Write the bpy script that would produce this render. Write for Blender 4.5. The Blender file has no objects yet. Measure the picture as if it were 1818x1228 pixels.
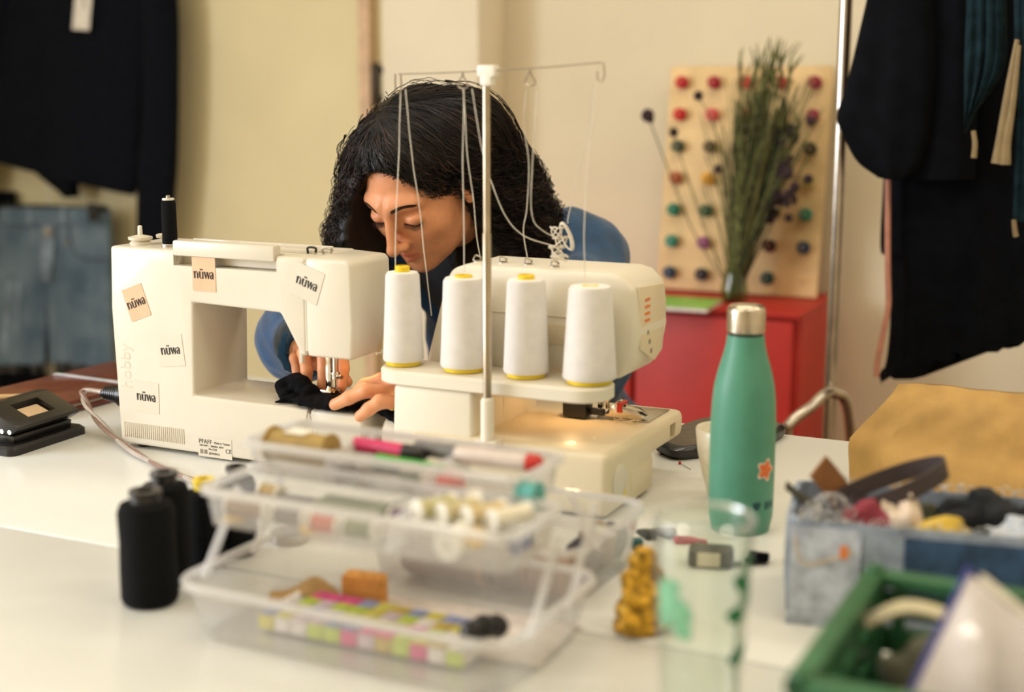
import bpy, bmesh, math, random
import numpy as np
from mathutils import Vector, Matrix
random.seed(7); np.random.seed(7)
C = bpy.context.scene.collection
sc = bpy.context.scene
ROT = -26.0                      # the room, the table and the machines share this heading
TZ = 0.75                        # table top
# ------------------------------------------------------------------ camera
CH, TH, FPX = 1.26, math.radians(10.5), 2525.0
cd = bpy.data.cameras.new('camera'); cam = bpy.data.objects.new('camera', cd); C.objects.link(cam)
cam.location = (0, 0, CH); cam.rotation_euler = (math.radians(90 - 10.5), 0, 0)
cd.sensor_width = 36; cd.lens = 50.0; cd.clip_start = 0.02
cd.dof.use_dof = True; cd.dof.focus_distance = 1.98; cd.dof.aperture_fstop = 2.2
sc.camera = cam
# ------------------------------------------------------------------ world, exposure
w = bpy.data.worlds.new('world'); sc.world = w; w.use_nodes = True
bg = w.node_tree.nodes['Background']; bg.inputs[0].default_value = (1.0, 0.80, 0.52, 1); bg.inputs[1].default_value = 0.10
sc.view_settings.view_transform = 'Standard'; sc.view_settings.look = 'None'
sc.view_settings.gamma = 1; sc.view_settings.use_curve_mapping = False
sc.view_settings.exposure = 0.38
sc.cycles.transparent_max_bounces = 24; sc.cycles.max_bounces = 10
def rot2(x, y, deg=ROT):
    a = math.radians(deg); return (x*math.cos(a) - y*math.sin(a), x*math.sin(a) + y*math.cos(a))
def area(name, loc, target, sx, sy, power, col):
    l = bpy.data.lights.new(name, 'AREA'); l.shape = 'RECTANGLE'; l.size = sx; l.size_y = sy
    l.energy = power; l.color = col
    o = bpy.data.objects.new(name, l); C.objects.link(o); o.location = loc
    d = Vector(target) - Vector(loc); o.rotation_euler = d.to_track_quat('-Z', 'Y').to_euler()
    return o
def point(name, loc, power, col, r=0.01):
    l = bpy.data.lights.new(name, 'POINT'); l.energy = power; l.color = col; l.shadow_soft_size = r
    o = bpy.data.objects.new(name, l); C.objects.link(o); o.location = loc; return o
# daylight from the window wall on the left, warm ceiling tubes over the room
wx, wy = rot2(-3.87, -0.5); tx, ty = rot2(0, -0.5)          # set in the plane of the left wall, facing straight into the room
area('window_left_offscreen', (wx, wy, 1.6), (tx, ty, 1.6), 1.9, 1.5, 100, (0.86, 0.92, 1.04))
for i, (lx, ly) in enumerate(((-1.0, 0.4), (0.5, 0.9), (-0.9, 2.3), (0.6, 2.4))):
    x, y = rot2(lx, ly)
    area('ceiling_tube_offscreen', (x, y, 2.6), (x, y, 0), 1.2, 0.16, 7.6, (1.0, 0.91, 0.74))

# ------------------------------------------------------------------ pixel helper (used to measure positions on the planes of things)
def ray(px, py):
    u = (px - 909)/FPX; v = (614 - py)/FPX
    return np.array([u, math.cos(TH) + v*math.sin(TH), -math.sin(TH) + v*math.cos(TH)])
class Frame:
    def __init__(s, o, deg):
        a = math.radians(deg); s.o = np.array(o, float); s.deg = deg
        s.X = np.array([math.cos(a), math.sin(a), 0]); s.Y = np.array([-math.sin(a), math.cos(a), 0]); s.Z = np.array([0, 0, 1.0])
    def w(s, l): return s.o + s.X*l[0] + s.Y*l[1] + s.Z*l[2]
    def loc(s, p):
        d = np.asarray(p) - s.o; return np.array([d @ s.X, d @ s.Y, d @ s.Z])
    def at(s, px, py, x=None, y=None, z=None):
        c = np.array([0, 0, CH]); d = ray(px, py)
        n, k = (s.X, x) if x is not None else (s.Y, y) if y is not None else (s.Z, z)
        return s.loc(c + d*((k - (c - s.o) @ n)/(d @ n)))
FW = Frame((0, 0, 0), 0); FR = Frame((0, 0, 0), ROT)
FM = Frame((-.56, 1.967, TZ), ROT)        # sewing machine, corner of its back
FO = Frame((-.131, 1.727, TZ), ROT)       # overlocker, corner of its back

# ------------------------------------------------------------------ materials
def lin(c):
    r = []
    for v in c[:3]:
        v /= 255.0; r.append(v/12.92 if v <= 0.04045 else ((v + 0.055)/1.055)**2.4)
    return (*r, 1)
MATS = {}
def mat(name, col, rough=0.5, metal=0.0, var=0.06, scale=40.0, bump=0.0, bscale=None, alpha=1.0, sheen=0.0,
        trans=0.0, ior=1.45, spec=0.5, sub=0.0, coat=0.0, col2=None, attr=None, wave=None, emit=0.0):
    if name in MATS: return MATS[name]
    m = bpy.data.materials.new(name); m.use_nodes = True; MATS[name] = m
    nt = m.node_tree; b = nt.nodes['Principled BSDF']; L = nt.links
    tc = nt.nodes.new('ShaderNodeTexCoord')
    nz = nt.nodes.new('ShaderNodeTexNoise'); nz.inputs['Scale'].default_value = scale; nz.inputs['Detail'].default_value = 4
    L.new(tc.outputs['Object'], nz.inputs['Vector'])
    mx = nt.nodes.new('ShaderNodeMix'); mx.data_type = 'RGBA'
    c1 = lin(col); c2 = lin(col2) if col2 else tuple(min(1, v*(1 - 2.2*var)) for v in c1[:3]) + (1,)
    if col2 is None: c1 = tuple(min(1, v*(1 + var)) for v in c1[:3]) + (1,)
    mx.inputs[6].default_value = c1; mx.inputs[7].default_value = c2
    rp = nt.nodes.new('ShaderNodeMapRange'); rp.inputs[1].default_value = 0.35; rp.inputs[2].default_value = 0.65
    L.new(nz.outputs[0], rp.inputs[0]); L.new(rp.outputs[0], mx.inputs[0])
    out = mx.outputs[2]
    if attr:
        at = nt.nodes.new('ShaderNodeAttribute'); at.attribute_name = attr
        m2 = nt.nodes.new('ShaderNodeMix'); m2.data_type = 'RGBA'; m2.blend_type = 'MULTIPLY'; m2.inputs[0].default_value = 1
        L.new(out, m2.inputs[6]); L.new(at.outputs['Color'], m2.inputs[7]); out = m2.outputs[2]
    L.new(out, b.inputs['Base Color'])
    b.inputs['Roughness'].default_value = rough; b.inputs['Metallic'].default_value = metal
    b.inputs['Alpha'].default_value = alpha; b.inputs['IOR'].default_value = ior
    b.inputs['Specular IOR Level'].default_value = spec
    if trans: b.inputs['Transmission Weight'].default_value = trans
    if sheen: b.inputs['Sheen Weight'].default_value = sheen; b.inputs['Sheen Roughness'].default_value = 0.5
    if sub:
        b.inputs['Subsurface Weight'].default_value = sub; b.inputs['Subsurface Radius'].default_value = (1, .35, .2)
        b.inputs['Subsurface Scale'].default_value = 0.006
    if coat: b.inputs['Coat Weight'].default_value = coat
    if emit:
        b.inputs['Emission Color'].default_value = lin(col); b.inputs['Emission Strength'].default_value = emit
    if bump or wave:
        bp = nt.nodes.new('ShaderNodeBump'); bp.inputs['Strength'].default_value = bump or 0.5; bp.inputs['Distance'].default_value = 0.002
        if wave:
            wv = nt.nodes.new('ShaderNodeTexWave'); wv.inputs['Scale'].default_value = wave[1]; wv.bands_direction = wave[0]
            wv.inputs['Distortion'].default_value = 0.6
            L.new(tc.outputs['Object'], wv.inputs['Vector']); L.new(wv.outputs[1], bp.inputs['Height'])
        else:
            n2 = nt.nodes.new('ShaderNodeTexNoise'); n2.inputs['Scale'].default_value = bscale or scale*3; n2.inputs['Detail'].default_value = 5
            L.new(tc.outputs['Object'], n2.inputs['Vector']); L.new(n2.outputs[0], bp.inputs['Height'])
        L.new(bp.outputs[0], b.inputs['Normal'])
    return m
def clear_glass(name, tint, gloss=0.08, rough=0.02, body=0.0, bodycol=(255, 255, 255)):
    """thin clear wall: mostly see-through, a Fresnel reflection, some milky body"""
    if name in MATS: return MATS[name]
    m = bpy.data.materials.new(name); m.use_nodes = True; MATS[name] = m
    nt = m.node_tree; L = nt.links; nt.nodes.remove(nt.nodes['Principled BSDF']); out = nt.nodes['Material Output']
    t = nt.nodes.new('ShaderNodeBsdfTransparent'); t.inputs[0].default_value = lin(tint)
    g = nt.nodes.new('ShaderNodeBsdfGlossy'); g.inputs['Roughness'].default_value = rough
    lw = nt.nodes.new('ShaderNodeLayerWeight'); lw.inputs['Blend'].default_value = 0.5
    mr = nt.nodes.new('ShaderNodeMapRange'); mr.inputs[3].default_value = gloss; mr.inputs[4].default_value = 0.7
    pw = nt.nodes.new('ShaderNodeMath'); pw.operation = 'POWER'; pw.inputs[1].default_value = 3.5; L.new(lw.outputs['Facing'], pw.inputs[0]); L.new(pw.outputs[0], mr.inputs[0])
    base = t.outputs[0]
    if body:
        d = nt.nodes.new('ShaderNodeBsdfDiffuse'); d.inputs[0].default_value = lin(bodycol)
        tl = nt.nodes.new('ShaderNodeBsdfTranslucent'); tl.inputs[0].default_value = lin(bodycol)
        ad = nt.nodes.new('ShaderNodeMixShader'); ad.inputs[0].default_value = 0.5
        L.new(d.outputs[0], ad.inputs[1]); L.new(tl.outputs[0], ad.inputs[2])
        nz = nt.nodes.new('ShaderNodeTexNoise'); nz.inputs['Scale'].default_value = 30
        m3 = nt.nodes.new('ShaderNodeMapRange'); m3.inputs[3].default_value = body*0.9; m3.inputs[4].default_value = body*1.1
        tc = nt.nodes.new('ShaderNodeTexCoord'); L.new(tc.outputs['Object'], nz.inputs['Vector']); L.new(nz.outputs[0], m3.inputs[0])
        mb = nt.nodes.new('ShaderNodeMixShader'); L.new(m3.outputs[0], mb.inputs[0])
        L.new(base, mb.inputs[1]); L.new(ad.outputs[0], mb.inputs[2]); base = mb.outputs[0]
    mx = nt.nodes.new('ShaderNodeMixShader'); L.new(mr.outputs[0], mx.inputs[0]); L.new(base, mx.inputs[1]); L.new(g.outputs[0], mx.inputs[2])
    L.new(mx.outputs[0], out.inputs[0]); return m

# ------------------------------------------------------------------ mesh building
def link(name, me, m, parent=None, label=None):
    o = bpy.data.objects.new(name, me); C.objects.link(o)
    if m is not None: me.materials.append(m)
    if parent is not None: o.parent = parent
    if label: o['label'] = label
    return o
def smooth(me, ang=40):
    me.polygons.foreach_set('use_smooth', [True]*len(me.polygons)); me.set_sharp_from_angle(angle=math.radians(ang))
def raw(name, v, f, m, parent=None, ang=180, label=None):
    me = bpy.data.meshes.new(name); me.from_pydata([tuple(map(float, p)) for p in v], [], [tuple(map(int, q)) for q in f]); me.update()
    if ang >= 180: me.polygons.foreach_set('use_smooth', [True]*len(me.polygons))
    elif ang > 0: smooth(me, ang)
    return link(name, me, m, parent, label)
def spline(pts, n):
    """Catmull-Rom through pts"""
    P = np.array(pts, float); k = len(P)
    if k < 3:
        t = np.linspace(0, 1, n)[:, None]; return P[0]*(1 - t) + P[-1]*t
    E = np.vstack([2*P[0] - P[1], P, 2*P[-1] - P[-2]]); t = np.linspace(0, k - 1 - 1e-9, n); i = t.astype(int); u = (t - i)[:, None]
    a, b, c, d = E[i], E[i + 1], E[i + 2], E[i + 3]
    return 0.5*((2*b) + (-a + c)*u + (2*a - 5*b + 4*c - d)*u*u + (-a + 3*b - 3*c + d)*u**3)
class B:
    def __init__(s): s.bm = bmesh.new()
    def raw(s, v, f):
        vs = [s.bm.verts.new(tuple(map(float, p))) for p in v]
        for q in f:
            try: s.bm.faces.new([vs[i] for i in q])
            except ValueError: pass
        return s
    def box(s, x0, x1, y0, y1, z0, z1):
        v = [(x, y, z) for x in (x0, x1) for y in (y0, y1) for z in (z0, z1)]
        return s.raw(v, [(0, 1, 3, 2), (4, 6, 7, 5), (0, 4, 5, 1), (2, 3, 7, 6), (0, 2, 6, 4), (1, 5, 7, 3)])
    def prism(s, pts, a, b, axis='y'):
        n = len(pts)
        def mk(p, d): return (p[0], d, p[1]) if axis == 'y' else (d, p[0], p[1]) if axis == 'x' else (p[0], p[1], d)
        v = [mk(p, a) for p in pts] + [mk(p, b) for p in pts]
        return s.raw(v, [tuple(range(n)), tuple(range(2*n - 1, n - 1, -1))] + [(i, i + n, (i + 1) % n + n, (i + 1) % n) for i in range(n)])
    def lathe(s, prof, c=(0, 0, 0), n=32, axis='z', closed=False):
        v, f = [], []
        for (r, z) in prof:
            for k in range(n):
                a = 2*math.pi*k/n; p = (r*math.cos(a), r*math.sin(a), z)
                if axis == 'x': p = (p[2], p[0], p[1])
                elif axis == 'y': p = (p[0], p[2], p[1])
                v.append((p[0] + c[0], p[1] + c[1], p[2] + c[2]))
        m = len(prof)
        for i in range(m - 1 + (1 if closed else 0)):
            j = (i + 1) % m
            for k in range(n): f.append((i*n + k, i*n + (k + 1) % n, j*n + (k + 1) % n, j*n + k))
        if not closed:
            f.append(tuple(range(n - 1, -1, -1))); f.append(tuple(range((m - 1)*n, m*n)))
        return s.raw(v, f)
    def tube(s, pts, r, n=8, closed=False):
        P = np.array(pts, float); k = len(P); R = np.full(k, r) if np.isscalar(r) else np.array(r, float)
        T = np.gradient(P, axis=0)
        if closed: T = np.roll(P, -1, 0) - np.roll(P, 1, 0)
        T /= np.linalg.norm(T, axis=1)[:, None] + 1e-12
        u = np.cross(T[0], (0, 0, 1.0)); u = np.cross(T[0], (1.0, 0, 0)) if np.linalg.norm(u) < 1e-3 else u
        v, f = [], []
        for i in range(k):
            u = u - T[i]*(u @ T[i]); u /= np.linalg.norm(u) + 1e-12; b = np.cross(T[i], u)
            for j in range(n):
                a = 2*math.pi*j/n; v.append(P[i] + R[i]*(math.cos(a)*u + math.sin(a)*b))
        for i in range(k if closed else k - 1):
            i2 = (i + 1) % k
            for j in range(n): f.append((i*n + j, i*n + (j + 1) % n, i2*n + (j + 1) % n, i2*n + j))
        if not closed: f += [tuple(range(n - 1, -1, -1)), tuple(range((k - 1)*n, k*n))]
        return s.raw(v, f)
    def ball(s, c, r, nu=16, nv=10):
        r = (r, r, r) if np.isscalar(r) else r; v, f = [], []
        for i in range(1, nv):
            t = math.pi*i/nv
            for k in range(nu):
                a = 2*math.pi*k/nu; v.append((c[0] + r[0]*math.sin(t)*math.cos(a), c[1] + r[1]*math.sin(t)*math.sin(a), c[2] + r[2]*math.cos(t)))
        top, bot = len(v), len(v) + 1; v += [(c[0], c[1], c[2] + r[2]), (c[0], c[1], c[2] - r[2])]
        for i in range(nv - 2):
            for k in range(nu): f.append((i*nu + k, (i + 1)*nu + k, (i + 1)*nu + (k + 1) % nu, i*nu + (k + 1) % nu))
        for k in range(nu): f += [(top, k, (k + 1) % nu), (bot, (nv - 2)*nu + (k + 1) % nu, (nv - 2)*nu + k)]
        return s.raw(v, f)
    def xf(s, M): bmesh.ops.transform(s.bm, matrix=M, verts=s.bm.verts); return s
    def build(s, name, m, parent=None, bevel=0, seg=2, ang=40, label=None, noise=0.0):
        bmesh.ops.recalc_face_normals(s.bm, faces=s.bm.faces)
        if bevel:
            ed = [e for e in s.bm.edges if len(e.link_faces) == 2 and e.calc_face_angle(0) > 0.5]
            bmesh.ops.bevel(s.bm, geom=ed, offset=bevel, segments=seg, profile=0.5, affect='EDGES', clamp_overlap=True)
        me = bpy.data.meshes.new(name); s.bm.to_mesh(me); s.bm.free(); smooth(me, ang)
        return link(name, me, m, parent, label)
def cut(o, boxes):
    """carve boxes out of a mesh object (real recesses)"""
    b = B()
    for q in boxes: b.box(*q)
    k = b.build('cutter', None); k.parent = o.parent
    md = o.modifiers.new('cut', 'BOOLEAN'); md.operation = 'DIFFERENCE'; md.solver = 'EXACT'; md.object = k
    bpy.context.view_layer.update()
    me = bpy.data.meshes.new_from_object(o.evaluated_get(bpy.context.evaluated_depsgraph_get()))
    o.modifiers.clear(); old = o.data; o.data = me; smooth(me, 35)
    km = k.data; bpy.data.objects.remove(k); bpy.data.meshes.remove(km); bpy.data.meshes.remove(old)
    return o
def thing(name, label, cat, loc=(0, 0, 0), deg=0.0, group=None):
    o = bpy.data.objects.new(name, None); C.objects.link(o); o.location = tuple(map(float, loc)); o.rotation_euler = (0, 0, math.radians(deg))
    o.empty_display_size = 0.02
    return tag(o, label, cat, group)
def tag(o, label, cat, group=None):
    o['label'] = label; o['category'] = cat
    if group: o['group'] = group
    return o
def struct(o): o['kind'] = 'structure'; return o
def ring_loft(rings, cap=True):
    """rings: list of (n,3) arrays"""
    n = len(rings[0]); v = np.vstack(rings); f = []
    for i in range(len(rings) - 1):
        for k in range(n): f.append((i*n + k, i*n + (k + 1) % n, (i + 1)*n + (k + 1) % n, (i + 1)*n + k))
    if cap: f += [tuple(range(n - 1, -1, -1)), tuple(range((len(rings) - 1)*n, len(rings)*n))]
    return v, f
def rrect(hx, hy, r, n=6):
    pts = []
    for cx, cy, a0 in ((hx - r, hy - r, 0), (-hx + r, hy - r, 90), (-hx + r, -hy + r, 180), (hx - r, -hy + r, 270)):
        for i in range(n + 1):
            a = math.radians(a0 + 90*i/n); pts.append((cx + r*math.cos(a), cy + r*math.sin(a)))
    return pts
def tray(b, hx, hy, z0, z1, r, wall, flare=0.0, c=(0, 0), lip=0.0):
    """open container: outer and inner skins, floor and rim lip"""
    rings = []
    def R(hx_, hy_, r_, z): return np.array([(p[0] + c[0], p[1] + c[1], z) for p in rrect(hx_, hy_, max(r_, .001))])
    rings.append(R(hx - flare, hy - flare, r, z0)); 
    if lip:
        rings += [R(hx, hy, r, z1 - lip*1.2), R(hx + lip, hy + lip, r + lip, z1 - lip*1.2), R(hx + lip, hy + lip, r + lip, z1)]
    else: rings.append(R(hx, hy, r, z1))
    rings += [R(hx - wall, hy - wall, r - wall, z1), R(hx - flare - wall, hy - flare - wall, r - wall, z0 + wall)]
    v, f = ring_loft(rings); b.raw(v, f); return b
_font = {}
def text_mesh(txt, size, depth=0.0004):
    cu = bpy.data.curves.new('lettering', 'FONT'); cu.body = txt; cu.size = size; cu.extrude = depth; cu.resolution_u = 3
    o = bpy.data.objects.new('lettering', cu); C.objects.link(o); bpy.context.view_layer.update()
    me = bpy.data.meshes.new_from_object(o.evaluated_get(bpy.context.evaluated_depsgraph_get()))
    bpy.data.objects.remove(o); bpy.data.curves.remove(cu); return me
# ------------------------------------------------------------------ implicit surfaces (organic shapes)
def ell(P, c, r):
    q = P - np.array(c); r = np.array(r, float); k0 = np.linalg.norm(q/r, axis=-1); k1 = np.linalg.norm(q/(r*r), axis=-1) + 1e-9
    return k0*(k0 - 1)/k1
def cone(P, a, b, ra, rb=None):
    a = np.array(a, float); b = np.array(b, float); rb = ra if rb is None else rb
    d = b - a; t = np.clip(((P - a) @ d)/(d @ d + 1e-12), 0, 1)
    return np.linalg.norm(P - a - t[..., None]*d, axis=-1) - (ra + (rb - ra)*t)
def chain(P, pts, rs, k=0.004):
    d = None
    for i in range(len(pts) - 1):
        e = cone(P, pts[i], pts[i + 1], rs[i], rs[i + 1]); d = e if d is None else smin(d, e, k)
    return d
def smin(a, b, k):
    h = np.clip(0.5 + 0.5*(b - a)/k, 0, 1); return b*(1 - h) + a*h - k*h*(1 - h)
def smax(a, b, k): return -smin(-a, -b, k)
def nets(f, lo, hi, h):
    lo = np.array(lo, float); n = np.ceil((np.array(hi) - lo)/h).astype(int) + 1
    ax = [lo[i] + h*np.arange(n[i]) for i in range(3)]
    V = np.empty(tuple(n), np.float32)
    for i0 in range(0, n[0], 24):
        G = np.stack(np.meshgrid(ax[0][i0:i0 + 24], ax[1], ax[2], indexing='ij'), -1); V[i0:i0 + 24] = f(G.reshape(-1, 3)).reshape(G.shape[:3])
    S = V < 0; cs = tuple(n - 1); acc = np.zeros(cs + (3,)); cnt = np.zeros(cs)
    edges = []
    for a in range(3):
        s0 = [slice(None)]*3; s1 = [slice(None)]*3; s0[a] = slice(0, -1); s1[a] = slice(1, None)
        V0, V1 = V[tuple(s0)], V[tuple(s1)]; X = S[tuple(s0)] != S[tuple(s1)]
        I = np.argwhere(X); t = V0[X]/(V0[X] - V1[X]); p = I.astype(float); p[:, a] += t
        sg = S[tuple(s0)][X]; edges.append((I, sg)); o1, o2 = [(1, 2), (0, 2), (0, 1)][a]
        for d1 in (0, -1):
            for d2 in (0, -1):
                J = I.copy(); J[:, o1] += d1; J[:, o2] += d2
                ok = (J[:, o1] >= 0) & (J[:, o1] < cs[o1]) & (J[:, o2] >= 0) & (J[:, o2] < cs[o2])
                np.add.at(acc, tuple(J[ok].T), p[ok]); np.add.at(cnt, tuple(J[ok].T), 1)
    idx = -np.ones(cs, int); act = cnt > 0; idx[act] = np.arange(act.sum()); verts = lo + h*(acc[act]/cnt[act][:, None])
    faces = []
    for a in range(3):
        I, sg = edges[a]; o1, o2 = [(1, 2), (2, 0), (0, 1)][a]; q = []
        ok = (I[:, o1] > 0) & (I[:, o2] > 0) & (I[:, o1] < cs[o1]) & (I[:, o2] < cs[o2]); I = I[ok]; sg = sg[ok]
        for d1, d2 in ((-1, -1), (0, -1), (0, 0), (-1, 0)):
            J = I.copy(); J[:, o1] += d1; J[:, o2] += d2; q.append(idx[tuple(J.T)])
        Q = np.stack(q, 1); Q[~sg] = Q[~sg][:, ::-1]; faces.append(Q)
    return verts, np.vstack(faces)
def fast_mesh(name, v, f, m, parent=None, label=None):
    me = bpy.data.meshes.new(name); v = np.asarray(v, np.float32); f = np.asarray(f, np.int32); k = f.shape[1]
    me.vertices.add(len(v)); me.vertices.foreach_set('co', v.ravel()); me.loops.add(f.size); me.loops.foreach_set('vertex_index', f.ravel())
    me.polygons.add(len(f)); me.polygons.foreach_set('loop_start', np.arange(0, f.size, k, dtype=np.int32))
    me.update(calc_edges=True); me.validate(); me.polygons.foreach_set('use_smooth', [True]*len(me.polygons))
    return link(name, me, m, parent, label)
def tubes(S, r, n=4):
    """many strands at once: S (k, t, 3), r (k, t)"""
    k, t, _ = S.shape; T = np.gradient(S, axis=1); T /= np.linalg.norm(T, axis=2)[..., None] + 1e-9
    ref = np.array([.31, .52, .79]); u = np.cross(T, ref); u /= np.linalg.norm(u, axis=2)[..., None] + 1e-9; b = np.cross(T, u)
    V = np.stack([S + r[..., None]*(math.cos(2*math.pi*j/n)*u + math.sin(2*math.pi*j/n)*b) for j in range(n)], 2)
    base = (np.arange(k)[:, None, None]*t + np.arange(t - 1)[None, :, None])*n; j = np.arange(n)[None, None, :]; j2 = (j + 1) % n
    F = np.stack([base + j, base + j2, base + n + j2, base + n + j], -1).reshape(-1, 4)
    return V.reshape(-1, 3), F
def hash_noise(P, s, seed=0):
    """smooth pseudo noise from a few sines"""
    r = np.random.RandomState(seed); d = np.zeros(P.shape[:-1])
    for i in range(7):
        k = r.normal(size=3); k *= s*(0.6 + 0.25*i)/np.linalg.norm(k); d += np.sin(P @ k + r.rand()*6.3)/(1 + .35*i)
    return d/3.0

# ================================================================== SETTING (room frame, turned by ROT)
def room(o): o.rotation_euler = (0, 0, math.radians(ROT)); return struct(o)
wallL = mat('wall_paint_olive', (238, 226, 184), .9, var=.02, scale=3, bump=.06, bscale=180)
wallR = mat('wall_paint_cream', (228, 216, 188), .9, var=.02, scale=3, bump=.06, bscale=180)
white_panel = mat('panel_paint', (240, 230, 206), .8, var=.02, scale=4)
YB, X0, X1, YF, ZC = 3.52, -3.9, 1.6, -1.6, 2.7
room(B().box(X0, -1.75, YB, YB + .1, 0, ZC).build('wall_back_far', wallL))
room(B().box(-1.75, X1, YB, YB + .1, 0, ZC).build('wall_back', wallR))
room(B().box(X0 - .1, X0, YF, YB, 0, ZC).build('wall_left', wallL))
room(B().box(X1, X1 + .1, YF, YB, 0, ZC).build('wall_right', wallR))
room(B().box(X0, X1, YF - .1, YF, 0, ZC).build('wall_front', wallR))
room(B().box(X0, X1, YF, YB, ZC, ZC + .1).build('ceiling', mat('ceiling_paint', (235, 228, 205), .9, var=.02, scale=3)))
fl = room(B().box(X0, X1, YF, YB, -.05, -.004).build('floor', mat('floor_grout', (120, 98, 76), .8)))
plank = mat('floor_board', (150, 116, 82), .55, var=.14, scale=6, bump=.1)
pm = None
for i in range(18):
    for j in range(5):
        if pm is None:
            o = B().box(.003, .303, .003, .997, -.004, 0).build('floor_plank', plank, fl, bevel=.0015, seg=1); pm = o.data
        else: o = link('floor_plank', pm, None, fl)
        o.location = (X0 + .306*i, YF + 1.02*j, 0)
# the light pier standing proud of the back wall, its trim and a dark pull handle
pa = FR.at(682, 300, y=3.36)[0]; pb = FR.at(850, 300, y=3.36)[0]
room(B().box(pa, pb, 3.36, YB, 0, ZC).build('trim_1', white_panel, bevel=.004))
ta = FR.at(646, 300, y=3.5)[0]
room(B().box(ta, ta + .035, 3.485, YB, 0, ZC).build('trim_2', mat('pink_trim', (228, 194, 160), .7)))
h = FR.at(664, 150, y=3.46)
o = B().box(h[0] - .009, h[0] + .009, 3.46, 3.485, h[2] - .06, h[2] + .06).box(h[0] - .006, h[0] + .006, 3.484, YB, h[2] - .05, h[2] - .03).box(h[0] - .006, h[0] + .006, 3.484, YB, h[2] + .03, h[2] + .05).build('pull_handle', mat('dark_iron', (60, 50, 38), .4, .6), bevel=.004)
o.rotation_euler = (0, 0, math.radians(ROT)); tag(o, 'dark vertical pull handle on the back wall beside the pale pier', 'handle')
o = room(B().box(X0, X1, YB - .012, YB, 0, .08).build('baseboard_back', white_panel, bevel=.003))

# ================================================================== WORK TABLE
laminate = mat('white_laminate', (228, 228, 222), .32, var=.015, scale=5, bump=.02, bscale=300)
steel = mat('brushed_steel', (190, 184, 172), .3, 1.0, var=.05)
tleg = mat('table_leg_paint', (210, 206, 195), .4)
for nm, ya, yb, lb in (('work_table', 1.176, 2.01, 'white laminate work table carrying both sewing machines'), ('work_table', .34, 1.172, 'white laminate table butted to the machines table, carrying the clear box')):
    xa, xb = -1.78, .06; o = FR.w((xa, ya, 0)); W, D = xb - xa, yb - ya
    t = thing(nm, lb, 'table', o, ROT)
    B().box(0, W, 0, D, TZ - .028, TZ).build('table_top', laminate, t, bevel=.003)
    B().box(.06, W - .06, .06, .09, TZ - .09, TZ - .028).box(.06, W - .06, D - .09, D - .06, TZ - .09, TZ - .028).build('apron', tleg, t, bevel=.002)
    for lx in (.05, W - .1):
        for ly in (.05, D - .1):
            B().box(lx, lx + .05, ly, ly + .05, 0, TZ - .028).build('leg', tleg, t, bevel=.004)

# ================================================================== SEWING MACHINE (back towards us)
cream = mat('machine_cream', (221, 212, 194), .38, var=.015, scale=8, coat=.15)
cream2 = mat('machine_cream_dark', (208, 188, 152), .5, var=.03)
black_pl = mat('black_plastic', (26, 24, 24), .35, var=.1, coat=.2)
chrome = mat('chrome', (215, 205, 190), .12, 1.0)
ink = mat('printed_ink', (36, 30, 30), .6)
greyink = mat('grey_ink', (140, 132, 118), .7)
def logo(scale):
    """nuewa wordmark, thick stems and hairlines, drawn in x-z"""
    b = B(); d = .0003; T = .125; H = .027
    def quad(*p): b.prism([(x*scale, z*scale) for x, z in p], -d, d)
    def line(x0, z0, x1, z1, w):
        q = np.array([x1 - x0, z1 - z0]); q = q/np.linalg.norm(q); n = np.array([-q[1], q[0]])*w/2
        quad((x0 + n[0], z0 + n[1]), (x0 - n[0], z0 - n[1]), (x1 - n[0], z1 - n[1]), (x1 + n[0], z1 + n[1]))
    def arc(cx, cz, rx, rz, a0, a1, w):
        pts = [(cx + rx*math.cos(math.radians(a0 + (a1 - a0)*i/6)), cz + rz*math.sin(math.radians(a0 + (a1 - a0)*i/6))) for i in range(7)]
        for p, q in zip(pts, pts[1:]): line(*p, *q, w)
    quad((0, 0), (T, 0), (T, .64), (-.04, .64)); arc(.24, .42, .13, .2, 170, 10, H*2); quad((.33, 0), (.33 + T, 0), (.33 + T, .46), (.33, .5))
    quad((.58, .12), (.58 + T, .1), (.58 + T, .64), (.54, .64)); arc(.78, .16, .15, .15, 190, 340, H*2); quad((.91, 0), (.91 + T, 0), (.91 + T, .64), (.91, .64))
    for q in (.68, .86): quad((q, .76), (q + .1, .76), (q + .1, .88), (q, .88))
    quad((1.1, .64), (1.1 + T*1.2, .64), (1.34, 0), (1.28, 0)); line(1.31, .02, 1.46, .6, H*2)
    quad((1.4, .64), (1.4 + T*1.2, .64), (1.64, 0), (1.58, 0)); line(1.61, .02, 1.74, .6, H*2)
    quad((2.04, .04), (2.04 + T, 0), (2.04 + T, .5), (2.04, .54)); arc(1.98, .46, .14, .17, 20, 160, H*2.4); arc(1.94, .19, .12, .17, 60, 300, H*2.6); line(2.0, .36, 2.08, .36, H*2); quad((1.82, .08), (1.9, .02), (1.9, .34), (1.82, .3))
    b.xf(Matrix.Translation((-1.08*scale, 0, -.32*scale))); return b
t = thing('sewing_machine', 'cream domestic sewing machine with square stickers and a carry handle', 'sewing machine', FM.o, ROT)
SD = .125
bodyp = [(0.004, .006), (.325, .006), (.325, .0868), (.137, .0875), (.141, .2165), (.284, .2125), (.316, .158), (.3247, .158), (.3247, .287), (.002, .287), (-.002, .2)]
body = B().prism(bodyp, 0, SD).build('body', cream, t, bevel=.0055, seg=3)
cut(body, [(.112, .281, -.01, .022, .266, .30), (.114, .152, -.01, .075, .2685, .279), (.060, .320, .04, .115, .2835, .30)])
be_ = B().prism([(.3256, .006), (.408, .006), (.408, .0865), (.3256, .0868)], .001, SD - .02).build('bed_extension', cream, t, bevel=.0055, seg=3)
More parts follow.
